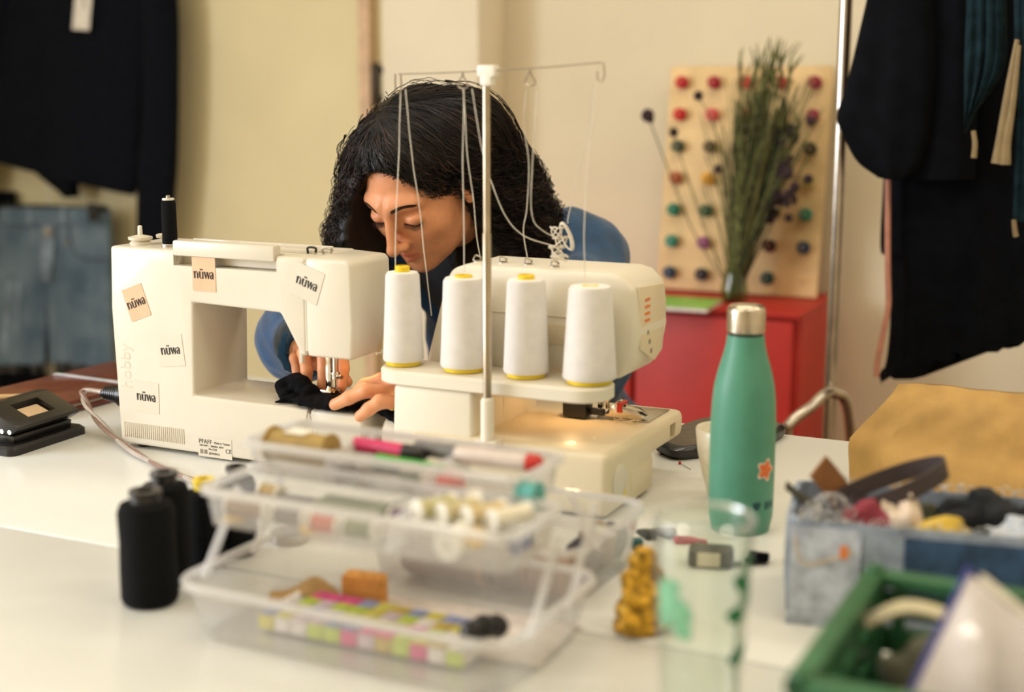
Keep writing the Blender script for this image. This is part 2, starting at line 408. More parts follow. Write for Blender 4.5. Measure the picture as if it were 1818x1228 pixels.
cut(be_, [(.3335, .3365, -.01, .03, .0485, .0515)])
# face cover: slightly pointed towards the user's side
hv = [(.3256, .158), (.3935, .158), (.396, .2), (.3945, .282), (.388, .287), (.3256, .287)]
def hy(z): return .098 if z > .2 else .062 + (.098 - .062)*max(0, (z - .158)/.042)
n = len(hv); v = [(x, .0, z) for x, z in hv] + [(x, hy(z) if x > .37 else hy(z) + .018, z) for x, z in hv]
B().raw(v, [tuple(range(n)), tuple(range(2*n - 1, n - 1, -1))] + [(i, i + n, (i + 1) % n + n, (i + 1) % n) for i in range(n)]).build('face_cover', cream, t, bevel=.0045, seg=3)
hd = B().box(.1135, .2795, -.0035, .014, .2795, .3005).build('carry_handle', cream, t, bevel=.003)
B().box(.1145, .1515, .06, .074, .2695, .2785).build('handle_hinge', cream, t, bevel=.001)
B().box(.153, .279, .016, .0205, .268, .278).build('handle_recess_lining', cream, t)
B().box(.075, .30, .055, .07, .2835, .2905).box(.075, .31, .088, .094, .2835, .2925).build('top_lid_rib', cream, t, bevel=.002)
B().box(.14, .17, .045, .052, .2835, .289).build('latch', cream, t, bevel=.001)
bw = B().lathe([(.0, 0), (.0145, 0), (.015, .003), (.012, .006), (.0165, .0075), (.0168, .011), (.006, .0135), (.004, .014)], (.031, .03, .287), 28).build('bobbin_winder', cream, t)
B().lathe([(.0025, 0), (.0035, .002), (.003, .013), (.001, .014)], (.031, .03, .3), 12).build('winder_pin', mat('white_plastic', (238, 234, 222), .4), bw)
B().lathe([(.004, 0), (.0045, .006), (.0115, .008), (.0118, .012), (.009, .013)], (.047, .062, .287), 24).build('winder_stop', cream, t)
B().lathe([(.001, 0), (.012, 0), (.012, .003), (.003, .004), (.003, .07), (.001, .071)], (.083, .03, .287), 16).build('spool_pin', steel, t)
for gx, gm in ((.303, black_pl), (.327, steel)):
    B().tube(spline([(gx - .006, .05, .286), (gx - .006, .05, .294), (gx + .006, .05, .294), (gx + .006, .05, .288)], 14), .0016, 6).build('thread_guide', gm, t)
# needle bar, needle, presser bar and foot
nb = B().lathe([(.001, 0), (.0042, 0), (.0042, .035), (.001, .035)], (.336, .05, .125), 14).build('needle_bar', chrome, t)
B().lathe([(.0055, 0), (.006, .008), (.0055, .009)], (.336, .05, .12), 14).tube([(.336, .05, .124), (.349, .045, .124)], .0028, 10).build('needle_clamp', chrome, nb)
B().lathe([(.0002, 0), (.0009, .006), (.0009, .03)], (.336, .05, .092), 8).build('needle', chrome, nb)
pb_ = B().box(.3225, .3305, .046, .051, .100, .162).build('presser_bar', chrome, t, bevel=.001)
B().box(.318, .336, .038, .06, .098, .1055).box(.316, .3225, .028, .072, .0958, .0985).box(.3295, .336, .028, .072, .0958, .0985).build('presser_foot', chrome, pb_, bevel=.0012)
B().tube([(.334, .046, .104), (.343, .041, .103)], .0038, 10).build('foot_screw', mat('brass_screw', (205, 150, 90), .25, 1), pb_)
B().box(.2875, .2935, .036, .042, .139, .165).build('presser_lever', cream, t, bevel=.0015)
B().tube([(.398, .066, .158), (.412, .074, .160)], [.0035, .003], 8).tube([(.394, .06, .157), (.402, .068, .158)], .002, 6).build('threader_lever', cream, t)
B().box(.305, .36, .02, .09, .0866, .0878).build('needle_plate', chrome, t)
B().lathe([(.0005, 0), (.0013, 0), (.0013, .004), (.0005, .004)], (.335, .024, .05), 10, 'y').build('screw', steel, t)
B().box(.317, .3250, .0011, .02, .012, .081).box(.3257, .334, .0011, .02, .012, .081).box(.321, .3249, .0011, .02, .165, .281).box(.3255, .331, .0011, .02, .165, .281).build('seam_backing', cream, t)
g = B()
for i in range(30): g.box(.0115 + i*.0036, .0132 + i*.0036, -.0011, .002, .0165, .038)
g.build('vent_ribs', cream, t, bevel=.0004, seg=1)
for q in (.03, .37):
    for r in (.02, .1): B().lathe([(.009, 0), (.01, .006)], (q, r, 0), 14).build('foot', black_pl, t)
tan = mat('sticker_tan', (224, 186, 150), .7, var=.03)
clr = mat('sticker_clear', (217, 208, 189), .4, var=.01)
for (px, py, an, ww, hh, m) in ((242, 537, 20, .037, .046, tan), (362, 487, 0, .0385, .046, tan), (545, 503, -19, .044, .044, clr), (303, 622, 7, .044, .044, clr), (260, 705, -1, .044, .044, clr)):
    p = FM.at(px, py, y=-.0004)
    s = B().box(-ww/2, ww/2, -.0003, .0003, -hh/2, hh/2).build('sticker', m, t); s.location = (p[0], -.0004, p[2]); s.rotation_euler = (0, -math.radians(an), 0)
    l = logo(.0148).build('lettering', ink, s); l.location = (0, -.0006, -.0005 if m is clr else -.001)
p = FM.at(380, 794, y=-.0003)
pl = B().box(-.027, .03, -.0002, .0003, -.0145, .013).build('rating_plate', clr, t); pl.location = (p[0], -.0004, p[2])
for tx, sz, x, z in (('PFAFF', .0088, -.0255, .004), ('Made in Taiwan', .0042, .0005, .0052), ('230-240V~   50/60Hz  85W', .0036, -.0245, .0), ('CE', .0085, .0195, -.006), ('No.1525', .004, -.009, -.0045), ('(SEWING)', .0042, -.009, -.0105)):
    me = text_mesh(tx, sz, .0001); o = link('lettering', me, ink, pl); o.rotation_euler = (math.pi/2, 0, 0); o.location = (x, -.0004, z)
B().box(-.0235, -.0185, -.0005, 0, -.0105, -.0045).box(-.0165, -.0115, -.0005, 0, -.0105, -.0045).build('symbols', greyink, pl)
me = text_mesh('hobby', .026, .0003); o = link('embossed_lettering', me, mat('machine_cream_emboss', (214, 203, 182), .4), t); o.rotation_euler = (math.pi/2, -math.pi/2, 0); p = FM.at(232, 690, y=0); o.location = (p[0] + .002, 0, p[2])
point('machine_lamp', FM.w((.372, .045, .156)), .05, (1, .62, .3), .006)
# loose thread tails on the bed
B().tube(spline([(.326, .03, .0885), (.327, -.001, .087), (.322, -.002, .07), (.318, -.002, .05)], 16), .0004, 4).tube(spline([(.327, .02, .0885), (.328, -.001, .087), (.331, -.002, .07), (.333, -.002, .05)], 16), .0004, 4).build('bobbin_thread', mat('brown_thread', (120, 90, 60), .8), t)
# black spool on the pin
blackthread = mat('black_thread', (11, 12, 15), .85, var=.2, scale=120, spec=.2, wave=('Z', 420.0))
o = thing('thread_spool', 'slim black thread spool standing on top of the sewing machine', 'thread spool', FM.w((.083, .03, .290)), ROT)
B().lathe([(.0036, .001), (.0102, .001), (.0105, .003), (.0100, .056), (.009, .061), (.0036, .061)], n=24).build('winding', blackthread, o)
B().lathe([(.0034, 0), (.0108, 0), (.0108, .001), (.0034, .001)], n=24, closed=True).build('core_base', mat('white_plastic', (238, 234, 222), .4), o)
B().lathe([(.0034, .061), (.0082, .061), (.0082, .0635), (.0034, .0635)], n=24, closed=True).build('core_tip', mat('white_plastic', (238, 234, 222), .4), o)

# power cord: plug in the machine's end, twin flex to the front
cp = [FM.w((-.004, .05, .062)), FM.w((-.042, .05, .062))] + [FM.w(FM.at(px, py, z=z_)) for px, py, z_ in ((154, 692, .058), (149, 706, .048), (165, 735, .030), (203, 775, .012), (255, 812, .0055), (310, 838, .0055), (365, 862, .0055), (420, 890, .0055))]
t = thing('power_cord', 'black plug with silver brown twin flex curving across the table', 'power cord', (cp[3][0], cp[3][1], TZ))
def rel(P, o): return np.array(P) - np.array(o.location)
S = rel(spline(cp, 90), t); k = np.linspace(0, 26, 90)
off = np.stack([np.cos(k)*.0031, np.sin(k)*.0031, np.zeros(90)], 1)
B().tube(S[8:] + off[8:], .0031, 8).build('flex', mat('flex_silver', (200, 190, 182), .3, .3), t)
B().tube(S[8:] - off[8:], .0031, 8).build('flex', mat('flex_brown', (150, 122, 110), .35, .1), t)
pg = B()
for i in range(7): pg.tube([rel(FM.w((-.034 - i*.0045, .05, .062)), t), rel(FM.w((-.037 - i*.0045, .05, .062)), t)], .0145 - i*.0007, 14)
pg.tube([rel(FM.w((-.003, .05, .062)), t), rel(FM.w((-.034, .05, .062)), t)], .0175, 16).tube([rel(FM.w((-.03, .05, .062)), t), rel(FM.w((-.07, .048, .061)), t)], .0055, 10)
pg.build('plug', black_pl, t)

# ================================================================== OVERLOCKER
t = thing('overlocker', 'cream overlock machine with a four cone spool stand and telescopic thread pole', 'overlocker', FO.o, ROT)
ol = mat('overlocker_cream', (226, 211, 180), .4, var=.015, scale=8, coat=.12)
ol2 = mat('overlocker_shell', (230, 221, 202), .4, var=.015, scale=8)
B().prism([(0, .004), (.154, .004), (.156, .046), (.268, .046), (.27, .082), (.0, .082)], .0, .27, 'x').build('base', ol, t, bevel=.010, seg=3)
cut([o_ for o_ in t.children if o_.name.startswith('base')][0], [(.235, .30, .215, .236, .052, .071)])
tw = [(-.018, .07), (.088, .07), (.0905, .148), (.225, .150), (.25, .155), (.264, .178), (.270, .21), (.266, .264), (.25, .279), (.235, .283), (.035, .283), (.016, .276), (.008, .262), (-.022, .155)]
B().prism(tw, .088, .198).build('tower', ol2, t, bevel=.007, seg=3)
B().prism([(-.028, .02), (.088, .02), (.088, .138), (-.024, .138)], .008, .12).build('rear_column', ol2, t, bevel=.006, seg=3)
B().lathe([(.001, -.022), (.022, -.022), (.029, -.016), (.031, .0), (.029, .012), (.012, .016), (.001, .016)], (-.045, .07, .058), 28, 'x').build('handwheel', ol2, t)
B().box(.185, .2565, .17, .25, .082, .0838).build('stitch_plate', steel, t, bevel=.0005)
B().box(.145, .178, .15, .175, .084, .108).box(.178, .20, .158, .165, .088, .097).build('knife_holder', black_pl, t, bevel=.002)
pf = B().prism([(.198, .086), (.245, .086), (.252, .09), (.24, .098), (.225, .1), (.215, .108), (.205, .1)], .165, .185).build('presser_foot', chrome, t, bevel=.001)
B().box(.2155, .2225, .1635, .1865, .0935, .106).build('red_mark', mat('red_plastic', (196, 50, 36), .4), pf)
B().box(.186, .192, .17, .178, .095, .17).box(.197, .201, .17, .176, .095, .17).build('needle_bar', chrome, t, bevel=.001)
ck = B()
rr = random.Random(3)
for i in range(18):
    a = np.array((.2 + rr.random()*.05, .15 + rr.random()*.03, .085)); ck.tube(spline([a, a + (rr.uniform(-.01, .01), rr.uniform(-.01, .01), .002), a + (rr.uniform(-.018, .018), rr.uniform(-.012, .012), .0005)], 6), .0004, 4)
ck.build('thread_scraps', mat('cream_thread', (232, 214, 180), .8), t)
# side panel with dial marks
B().prism([(.098, .268), (.185, .262), (.193, .235), (.182, .178), (.155, .168), (.105, .19)], .2655, .2695, 'x').build('side_panel', ol, t, bevel=.0015)
for i in range(4): B().box(.2692, .2700, .116, .133, .247 - i*.0085, .2505 - i*.0085).build('tension_mark', mat('orange_ink', (224, 120, 60), .6), t)
for i in range(3): B().box(.2692, .2700, .125 + i*.006, .131 + i*.006, .205 - i*.0125, .2105 - i*.0125).build('dial_mark', greyink, t)
B().lathe([(.016, 0), (.0205, .0), (.021, .002), (.0175, .004), (.001, .004)], (.2695, .036, .042), 28, 'x').build('stitch_dial', cream, t)
B().box(.2695, .2703, .055, .059, .018, .026).build('dial_pointer', mat('yellow_plastic', (240, 214, 30), .35, var=.04), t)
B().box(.2690, .2706, .075, .15, .006, .044).build('lower_hatch', ol, t, bevel=.001)
B().box(.2352, .238, .2155, .2355, .0525, .0705).build('side_slot_back', ol, t)
blue = mat('blue_print', (40, 92, 150), .6)
for i in range(7):
    p = FO.at(770 + i*13, 796 + i*1.2, y=.0075)
    B().box(p[0] - .0038, p[0] + .0038, .0065, .009, p[2] - .0045, p[2] + .0045).build('maker_mark', blue if i < 2 else greyink, t)
B().box(.02, .235, .0866, .0885, .225, .227).box(.10, .19, .0862, .09, .190, .2165).build('rear_panel_relief', ol, t, bevel=.001)
point('overlocker_lamp', FO.w((.165, .14, .145)), .10, (1, .62, .3), .008)
# spool stand: rounded plate, pole, sleeve, guide wire
v, f = ring_loft([np.array([(.1 + p[0], .045 + p[1], z) for p in rrect(.156 + d, .040 + d, .038 + d)]) for z, d in ((.1375, -.003), (.1395, 0), (.153, 0), (.156, -.003))])
B().raw(v, f).build('spool_plate', ol2, t)
pole = B().lathe([(.0052, 0), (.0052, .21), (.0044, .211), (.0044, .39)], (.117, -.0085, .125), 18).build('thread_pole', mat('pole_steel', (184, 170, 148), .28, 1), t)
B().lathe([(.012, 0), (.0085, .002), (.0082, .055), (.0066, .06)], (.117, -.0085, .078), 18).box(.103, .131, -.016, .012, .078, .086).build('pole_sleeve', ol2, t, bevel=.001)
B().box(.1075, .1305, -.0155, -.0015, .516, .5295).box(.1115, .126, -.0155, -.0015, .506, .518).build('pole_cap', mat('white_plastic', (238, 234, 222), .4), pole, bevel=.002)
wl = (.003, -.0085, .5185); wr = (.2575, -.0085, .5305)
gw = B()
gw.tube(spline([(-.0045, -.0085, .52), (-.0045, -.0085, .503), (-.001, -.0085, .497)], 8), .0009, 6)
gw.tube(spline([(.0015, -.0085, .497), (.0035, -.0085, .506), wl, (.0042, -.0085, .5196), (.05, -.0085, .5205), (.119, -.0085, .523), (.19, -.0085, .5265), (.252, -.0085, .531), (.259, -.0085, .5315), (.2625, -.0085, .529), (.2635, -.0085, .517), (.2605, -.0085, .511), (.256, -.0085, .513), (.255, -.0085, .522)], 90), .0009, 6)
for x, z in ((.086, .522), (.172, .5255)):
    gw.tube(spline([(x, -.0085, z), (x + .0015, -.0085, z - .006), (x + .007, -.0085, z - .015), (x + .004, -.0085, z - .019), (x - .004, -.0085, z - .018), (x - .006, -.0085, z - .014), (x - .0005, -.0085, z - .004), (x, -.0085, z)], 26), .0009, 6)
gw.build('guide_wire', mat('wire_steel', (170, 158, 140), .3, 1), t)
for px, py in ((848, 462), (893, 465), (938, 468), (985, 472)):
    p = FO.at(px, py, z=.284); tg = B().tube(spline([(p[0] - .006, p[1], .283), (p[0] - .005, p[1], .288), (p[0], p[1] - .003, .291), (p[0] + .005, p[1], .288), (p[0] + .003, p[1] + .003, .2865)], 16), .0013, 6)
    tg.lathe([(.006, 0), (.006, .002)], (p[0], p[1], .2825), 14).build('tension_guide', steel, t)

# cones and their threads
wthread = mat('white_thread', (244, 238, 232), .85, var=.02, scale=60, sheen=.2, wave=('Z', 330.0))
wstrand = mat('white_strand', (232, 224, 208), .8)
yel = mat('yellow_core', (238, 206, 34), .35, var=.05)
def pth(pts, ya, yb):
    """strand through measured points, sloping from the wire down to the tower"""
    n = len(pts); return [FO.at(px, py, y=ya + (yb - ya)*i/(n - 1)) for i, (px, py) in enumerate(pts)]
knot = (992, 428)
strands = [
    [([(702, 478), (704, 380), (708, 240), (712, 160)], .045, -.008), ([(720, 158), (732, 290), (748, 400), (766, 560)], -.008, .085)],
    [([(824, 484), (822, 300), (823, 158)], .045, -.008), ([(822, 156), (832, 290), (845, 400), (853, 462)], -.008, .14), ([(838, 158), (852, 250), (868, 310), (895, 380), (930, 418), (985, 437)], -.008, .1)],
    [([(934, 160), (930, 215), (939, 290), (935, 370), (930, 410), (939, 468)], -.008, .14), ([(953, 162), (948, 240), (942, 340), (946, 388), (962, 408), (990, 424)], -.008, .1)],
    [([(1051, 145), (1045, 225), (1022, 330), (1008, 396)], -.008, .1), ([(1060, 145), (1044, 270), (1038, 400), (1039, 500)], -.008, .05)]]
labs = ['white thread cone with a tall yellow core, nearest the sewing machine head', 'white thread cone standing beside the steel thread pole, on its sewing machine side', 'white thread cone with raised yellow core, second from the bottle end of the stand', 'broadest white thread cone with sunken core, at the bottle end of the stand']
cones = [(-.030, .0262, .0205, .118, .008), (.0575, .0300, .0245, .116, .0035), (.143, .0280, .0225, .119, .006), (.227, .0325, .0250, .116, .0)]
for i, (x, rb, rt, hh, up) in enumerate(cones):
    base = FO.w((x, .045, .157)); o = thing('thread_cone', labs[i], 'thread cone', base, ROT, 'white thread cones on the overlocker stand')
    rc = rt*.44
    B().lathe([(rc, .0055), (rb - .001, .0055), (rb, .008), (rb - .0005, .016), (rt + .001, hh - .004), (rt - .0015, hh), (rc, hh + .0005)], n=40).build('winding', wthread, o)
    B().lathe([(rc*.8, 0), (rb*.84, 0), (rb*.86, .0055), (rc*.8, .0055)], n=32, closed=True).build('core_base', yel, o)
    B().lathe([(rc*.7, hh - .02), (rc*1.05, hh - .01), (rc*1.05, hh + max(up, .001) - .001), (rc*.9, hh + max(up, .001)), (rc*.62, hh + max(up, .001)), (rc*.6, hh - .02)], n=28, closed=True).build('core_tip', yel, o)
    b = B()
    for pts, ya, yb in strands[i]:
        P = spline(pth(pts, ya, yb), 40) - np.array([x, .045, .157])
        P[1:-1] += hash_noise(P[1:-1], 60, i)[:, None]*np.array([.0012, 0, 0]); b.tube(P, .00062, 5)
    if i == 3:
        kc = FO.at(*knot, y=.1) - np.array([x, .045, .157]); r_ = random.Random(5)
        for q in range(5):
            k_ = np.linspace(0, 9, 30); R = .004 + .002*q
            b.tube(np.stack([kc[0] + np.sin(k_*1.3 + q)*R*.9, kc[1] + np.cos(k_ + q)*R*.5, kc[2] + .016 - k_*.0042 + np.sin(k_*2.3)*.004], 1), .0009, 5)
        for q in range(3):
            k_ = np.linspace(0, 6.28, 26); b.tube(np.stack([kc[0] + .009 + np.cos(k_ + .4)*(.0075 + .001*q), kc[1] + .002*q + 0*k_, kc[2] + .006 + np.sin(k_)*(.014 + .001*q) - np.cos(k_)*.006], 1), .0008, 5)
        for q in range(8):
            b.tube(spline([kc + (r_.uniform(-.004, .004), 0, -.012), kc + (r_.uniform(-.012, .004), r_.uniform(0, .01), -.02), kc + (r_.uniform(-.014, .006), r_.uniform(0, .02), -.026)], 10), .0008, 5)
    b.build('loose_thread', wstrand, o)

# ================================================================== THE SEAMSTRESS
skin = mat('skin', (228, 158, 114), .45, var=.03, scale=60, sub=.12, attr='tint', bump=.03, bscale=500, spec=.4)
yaw, pit = math.radians(35), math.radians(38)
fh = np.array([-math.sin(yaw), -math.cos(yaw), 0]); Zu = np.array([0, 0, 1.0])
hF = fh*math.cos(pit) - Zu*math.sin(pit); hU = fh*math.sin(pit) + Zu*math.cos(pit); hL = np.array([math.cos(yaw), -math.sin(yaw), 0])
HC = np.array([-.139, 2.15, 1.113])
def toH(P): q = P - HC; return np.stack([q @ hL, q @ hF, q @ hU], -1)
def frH(l): return HC + hL*l[0] + hF*l[1] + hU*l[2]
NB = np.array([-.045, 2.36, 1.02])       # base of the neck
SHL = np.array([.120, 2.31, .962]); SHR = np.array([-.225, 2.41, .985])
def headsdf(P):
    q = toH(P); a = q.copy(); a[..., 0] = np.abs(a[..., 0])     # the face is built symmetric
    d = ell(q, (0, -.018, .030), (.072, .092, .078))
    d = smin(d, ell(q, (0, .028, -.030), (.060, .060, .082)), .03)
    d = smin(d, ell(q, (0, .040, -.070), (.047, .044, .042)), .025)
    d = smin(d, ell(q, (0, .070, -.098), (.020, .018, .015)), .022)
    d = smin(d, ell(a, (.040, .049, -.030), (.022, .024, .022)), .022)
    d = smin(d, cone(a, (.010, .0835, .022), (.043, .066, .021), .0085, .008), .018)
    d = smax(d, -ell(a, (.033, .101, -.002), (.019, .020, .013)), .014)           # orbits
    d = smin(d, ell(a, (.0325, .0685, -.004), (.0165, .0165, .0145)), .005)       # lidded eyes, cast down
    d = smax(d, -cone(a, (.019, .0875, .0065), (.046, .074, .006), .0022), .005)  # lid crease
    d = smax(d, -cone(a, (.019, .0865, -.0115), (.044, .0755, -.010), .0012), .003)
    d = smin(d, cone(q, (0, .086, .012), (0, .110, -.036), .0062, .0088), .011)   # nose
    d = smin(d, ell(q, (0, .1115, -.0385), (.0095, .0095, .0085)), .006)
    d = smin(d, ell(a, (.0115, .0985, -.041), (.0075, .0095, .0072)), .006)
    d = smax(d, -ell(a, (.0062, .104, -.0475), (.0034, .005, .003)), .003)
    d = smin(d, cone(a, (0, .0925, -.0610), (.019, .0835, -.0660), .0052, .0025), .005)   # upper lip
    d = smin(d, cone(a, (0, .0905, -.0735), (.016, .0835, -.0700), .0058, .003), .005)    # lower lip
    d = smax(d, -cone(a, (0, .0985, -.0672), (.022, .088, -.0680), .0018), .003)
    # ears
    e = smin(ell(a, (.0765, -.012, -.006), (.0065, .016, .027)), ell(a, (.077, -.004, -.030), (.005, .008, .010)), .006)
    e = smax(e, -ell(a, (.084, -.008, -.004), (.006, .009, .016)), .004)
    d = smin(d, e, .005)
    # neck
    n0 = frH((0, -.022, -.075)); d = smin(d, cone(P, n0, NB, .050, .055), .03)
    return d
# hands, measured on the machine bed
def Mw(x, y, z): return FM.w((x, y, z))
HL = dict(wr=Mw(.482, .095, .090), el=Mw(.545, .33, .115))
LF = [  # her left hand: knuckle, joint, joint, tip
    ([Mw(.436, .050, .114), Mw(.408, .050, .126), Mw(.386, .043, .118), Mw(.370, .036, .102)], [.0098, .0088, .0080, .0068]),
    ([Mw(.440, .030, .114), Mw(.414, .000, .121), Mw(.391, -.004, .110), Mw(.369, -.004, .0985)], [.0105, .0095, .0088, .0074]),
    ([Mw(.455, .014, .108), Mw(.4435, -.014, .112), Mw(.430, -.019, .102), Mw(.417, -.020, .091)], [.0100, .0092, .0084, .0070]),
    ([Mw(.470, .018, .100), Mw(.474, .006, .082), Mw(.468, .012, .066), Mw(.458, .022, .060)], [.0086, .0078, .0072, .006]),
    ([Mw(.456, .082, .098), Mw(.425, .082, .110), Mw(.396, .074, .106), Mw(.378, .068, .099)], [.0130, .0112, .0098, .0078])]
HR = dict(wr=Mw(.205, .175, .125), el=np.array([-.335, 2.235, .855]))
RF = [  # her right hand
    ([Mw(.292, .118, .152), Mw(.322, .088, .152), Mw(.330, .078, .128), Mw(.331, .072, .104)], [.0102, .0094, .0084, .0068]),
    ([Mw(.275, .108, .158), Mw(.301, .074, .154), Mw(.307, .066, .128), Mw(.306, .062, .104)], [.0105, .0095, .0085, .0069]),
    ([Mw(.258, .100, .154), Mw(.275, .066, .148), Mw(.282, .062, .124), Mw(.283, .060, .104)], [.0100, .0092, .0082, .0068]),
    ([Mw(.244, .106, .144), Mw(.252, .078, .136), Mw(.257, .076, .118), Mw(.259, .075, .106)], [.0086, .0078, .0072, .006]),
    ([Mw(.245, .150, .118), Mw(.274, .132, .116), Mw(.300, .116, .112), Mw(.318, .106, .103)], [.0130, .0112, .0096, .0076])]
def handsdf(fing, wr, el):
    K = [f[0][0] for f in fing]
    nails = []
    for f in fing:
        tip, pr = f[0][3], f[0][2]; ax = (tip - pr)/np.linalg.norm(tip - pr); up = Zu - ax*(ax @ Zu); up /= np.linalg.norm(up) + 1e-9
        nails.append((tip - ax*.002 + up*f[1][3]*.86, ax, up))
    def fn(P):
        d = cone(P, el, wr, .040, .0235)
        pal = None
        for k in K[:4]:
            e = cone(P, wr*.8 + k*.2, k, .0165, .0118); pal = e if pal is None else smin(pal, e, .014)
        pal = smin(pal, cone(P, wr*.75 + K[4]*.25, K[4], .019, .0145), .012)
        d = smin(d, pal, .016)
        for pts, rs in fing: d = smin(d, chain(P, pts, rs, .0035), .0045)
        for c, ax, up in nails:
            q = P - c; s = np.cross(ax, up); L = np.stack([q @ ax, q @ s, q @ up], -1)
            d = smin(d, ell(L, (0, 0, 0), (.0062, .0046, .0016)), .0006)
        return d
    return fn, nails
lh, nl = handsdf(LF, HL['wr'], HL['el']); rh, nr = handsdf(RF, HR['wr'], HR['el'])
def torso(P, g=0.0):
    hipc = np.array([.06, 2.60, .58])
    d = cone(P, hipc, (.01, 2.46, .80), .135 + g, .120 + g); d = smin(d, cone(P, (.01, 2.46, .80), (-.035, 2.385, .935), .120 + g, .10 + g), .05)
    d = smin(d, cone(P, SHR*.8 + NB*.2, SHL*.8 + NB*.2, .062 + g, .062 + g), .06)
    d = smin(d, cone(P, (-.05, 2.60, .55), (.16, 2.55, .55), .125 + g), .05)
    return d
def legs(P, g=0.0):
    d = None
    for s, kx in ((-1, -.12), (1, .16)):
        hp = np.array([.06 + s*.09, 2.58, .54]); kn = np.array([kx + .02, 2.20 - .05*s, .53]); an = np.array([kx + .04, 2.27 - .05*s, .09]); to = np.array([kx - .01, 2.12 - .05*s, .035])
        e = smin(cone(P, hp, kn, .082 + g, .055 + g), cone(P, kn, an, .055 + g, .036 + g), .02)
        if g <= 0: e = smin(e, cone(P, an - (0, 0, .045), to, .034, .026), .02)
        d = e if d is None else np.minimum(d, e)
    return d
wo = thing('person', 'woman with dark curly hair in a blue jacket bending over the sewing machine', 'person', (.06, 2.60, 0))
o0 = np.array(wo.location)
parts = []
lo, hi = HC - .17, HC + .17; hi = np.maximum(hi, NB + .06); lo[2] = .97
parts.append(nets(headsdf, lo, hi, .0022))
for fn, F_, D in ((lh, LF, HL), (rh, RF, HR)):
    pts = np.vstack([f[0] for f in F_] + [[D['wr']], [D['wr']*.45 + D['el']*.55]]); parts.append(nets(fn, pts.min(0) - .03, pts.max(0) + .03, .0018))
def rest(P):
    d = smin(torso(P, -.012), legs(P, -.008), .05)
    for S_, e, wr in ((SHL, HL['el'], HL['wr']), (SHR, HR['el'], HR['wr'])):
        d = smin(d, smin(cone(P, S_, e, .048, .038), cone(P, e, e*.45 + wr*.55, .038, .030), .02), .03)
    return d
parts.append(nets(rest, (-.45, 1.98, 0.0), (.33, 2.78, 1.1), .012))
V = np.vstack([p[0] for p in parts]); offs = np.cumsum([0] + [len(p[0]) for p in parts])[:-1]; Fq = np.vstack([p[1] + k for p, k in zip(parts, offs)])
bodyo = fast_mesh('body', V - o0, Fq, skin, wo)
# skin colour: lips and nails
q = toH(V); tint = np.ones((len(V), 4)); a = np.abs(q[:, 0])
lip = np.clip(1 - np.maximum(np.abs(q[:, 2] + .0675)/(.0115*np.sqrt(np.clip(1 - (a/.026)**2, 0.02, 1))), a/.025), 0, 1)*(q[:, 1] > .075)
lip = np.clip(lip*3, 0, 1); tint[:, :3] *= 1 - lip[:, None]*np.array([.10, .36, .30])
for c, ax, up in nl + nr:
    w_ = np.clip(1.6 - np.linalg.norm(V - c, axis=1)/.0042, 0, 1); tint[:, :3] = tint[:, :3]*(1 - w_[:, None]) + w_[:, None]*np.array([1.05, .92, .92])
mole = np.array(frH((.030, .078, .052))); 
at = bodyo.data.color_attributes.new('tint', 'FLOAT_COLOR', 'POINT'); at.data.foreach_set('color', tint.astype(np.float32).ravel())
def march(fn, p, d, n=60):
    p = np.array(p, float)
    for _ in range(n):
        s = float(fn(p[None])[0])
        p = p + d*s
        if abs(s) < 2e-5: break
    return p
def on_face(x, z, off=0.0): 
    p = march(headsdf, frH((x, .16, z)), -hF); return p + hF*off
dark = mat('brow_hair', (58, 36, 28), .7, spec=.2)
for s in (-1, 1):
    bs = []
    for k in range(34):
        u = k/33; x = s*(.013 + .031*u); z = .0210 + .0065*math.sin(u*2.3) - .004*u
        for r_ in range(3):
            zz = z + (r_ - 1)*.0021*(1 - .65*u); bs.append([on_face(x, zz - .0012, .0002), on_face(x + s*.0035, zz + .0012*(1 - 1.6*u), .0007), on_face(x + s*.0065, zz + .0006 - .0016*u, .0004)])
    v, f = tubes(np.array(bs) - o0, np.tile(np.array([.00035, .00045, .0002]), (len(bs), 1)), 4); fast_mesh('eyebrow', v, f, dark, wo)
    L = [on_face(s*(.0185 + .027*u), -.0105 + .0016*math.cos(u*3.14) - .0025*math.sin(u*3.14), .0004) for u in np.linspace(0, 1, 16)]
    b = B().tube(rel(L, wo), .0011, 6)
    for k in range(0, 16):
        u = k/15; p = L[k]; b.tube(rel(spline([p, p + hF*.004 - hU*.003 + hL*s*.0015*u, p + hF*.008 - hU*.0035 + hL*s*.004*u], 5), wo), [.0006, .0005, .0004, .0003, .0001], 4)
    b.build('eyelashes', dark, wo)
B().ball(rel(on_face(.044, .047), wo), .0012, 8, 6).build('mole', dark, wo)
# hair volume
def capvol(P):
    q = toH(P)
    d = ell(q, (-.002, -.028, .042), (.087, .106, .081))
    d = smin(d, ell(q, (-.056, .000, .010), (.038, .058, .080)), .03)
    return d
fallL = [frH((.07, -.06, .05)), np.array([-.02, 2.245, 1.09]), np.array([.015, 2.28, 1.02]), np.array([.02, 2.27, .955]), np.array([-.01, 2.25, .90])]
fallL2 = [frH((.06, -.08, .02)), np.array([-.045, 2.24, 1.04]), np.array([-.035, 2.22, .97]), np.array([-.05, 2.22, .90])]
fallR = [frH((-.075, .005, .03)), np.array([-.222, 2.155, 1.085]), np.array([-.236, 2.17, 1.03]), np.array([-.238, 2.19, .97]), np.array([-.23, 2.21, .91])]
def outer(P):
    d = capvol(P)
    d = smin(d, chain(P, fallL, [.062, .066, .062, .055, .035], .02), .03)
    d = smin(d, chain(P, fallL2, [.05, .05, .05, .035], .02), .03)
    d = smin(d, chain(P, fallR, [.042, .036, .040, .040, .03], .02), .03)
    return d
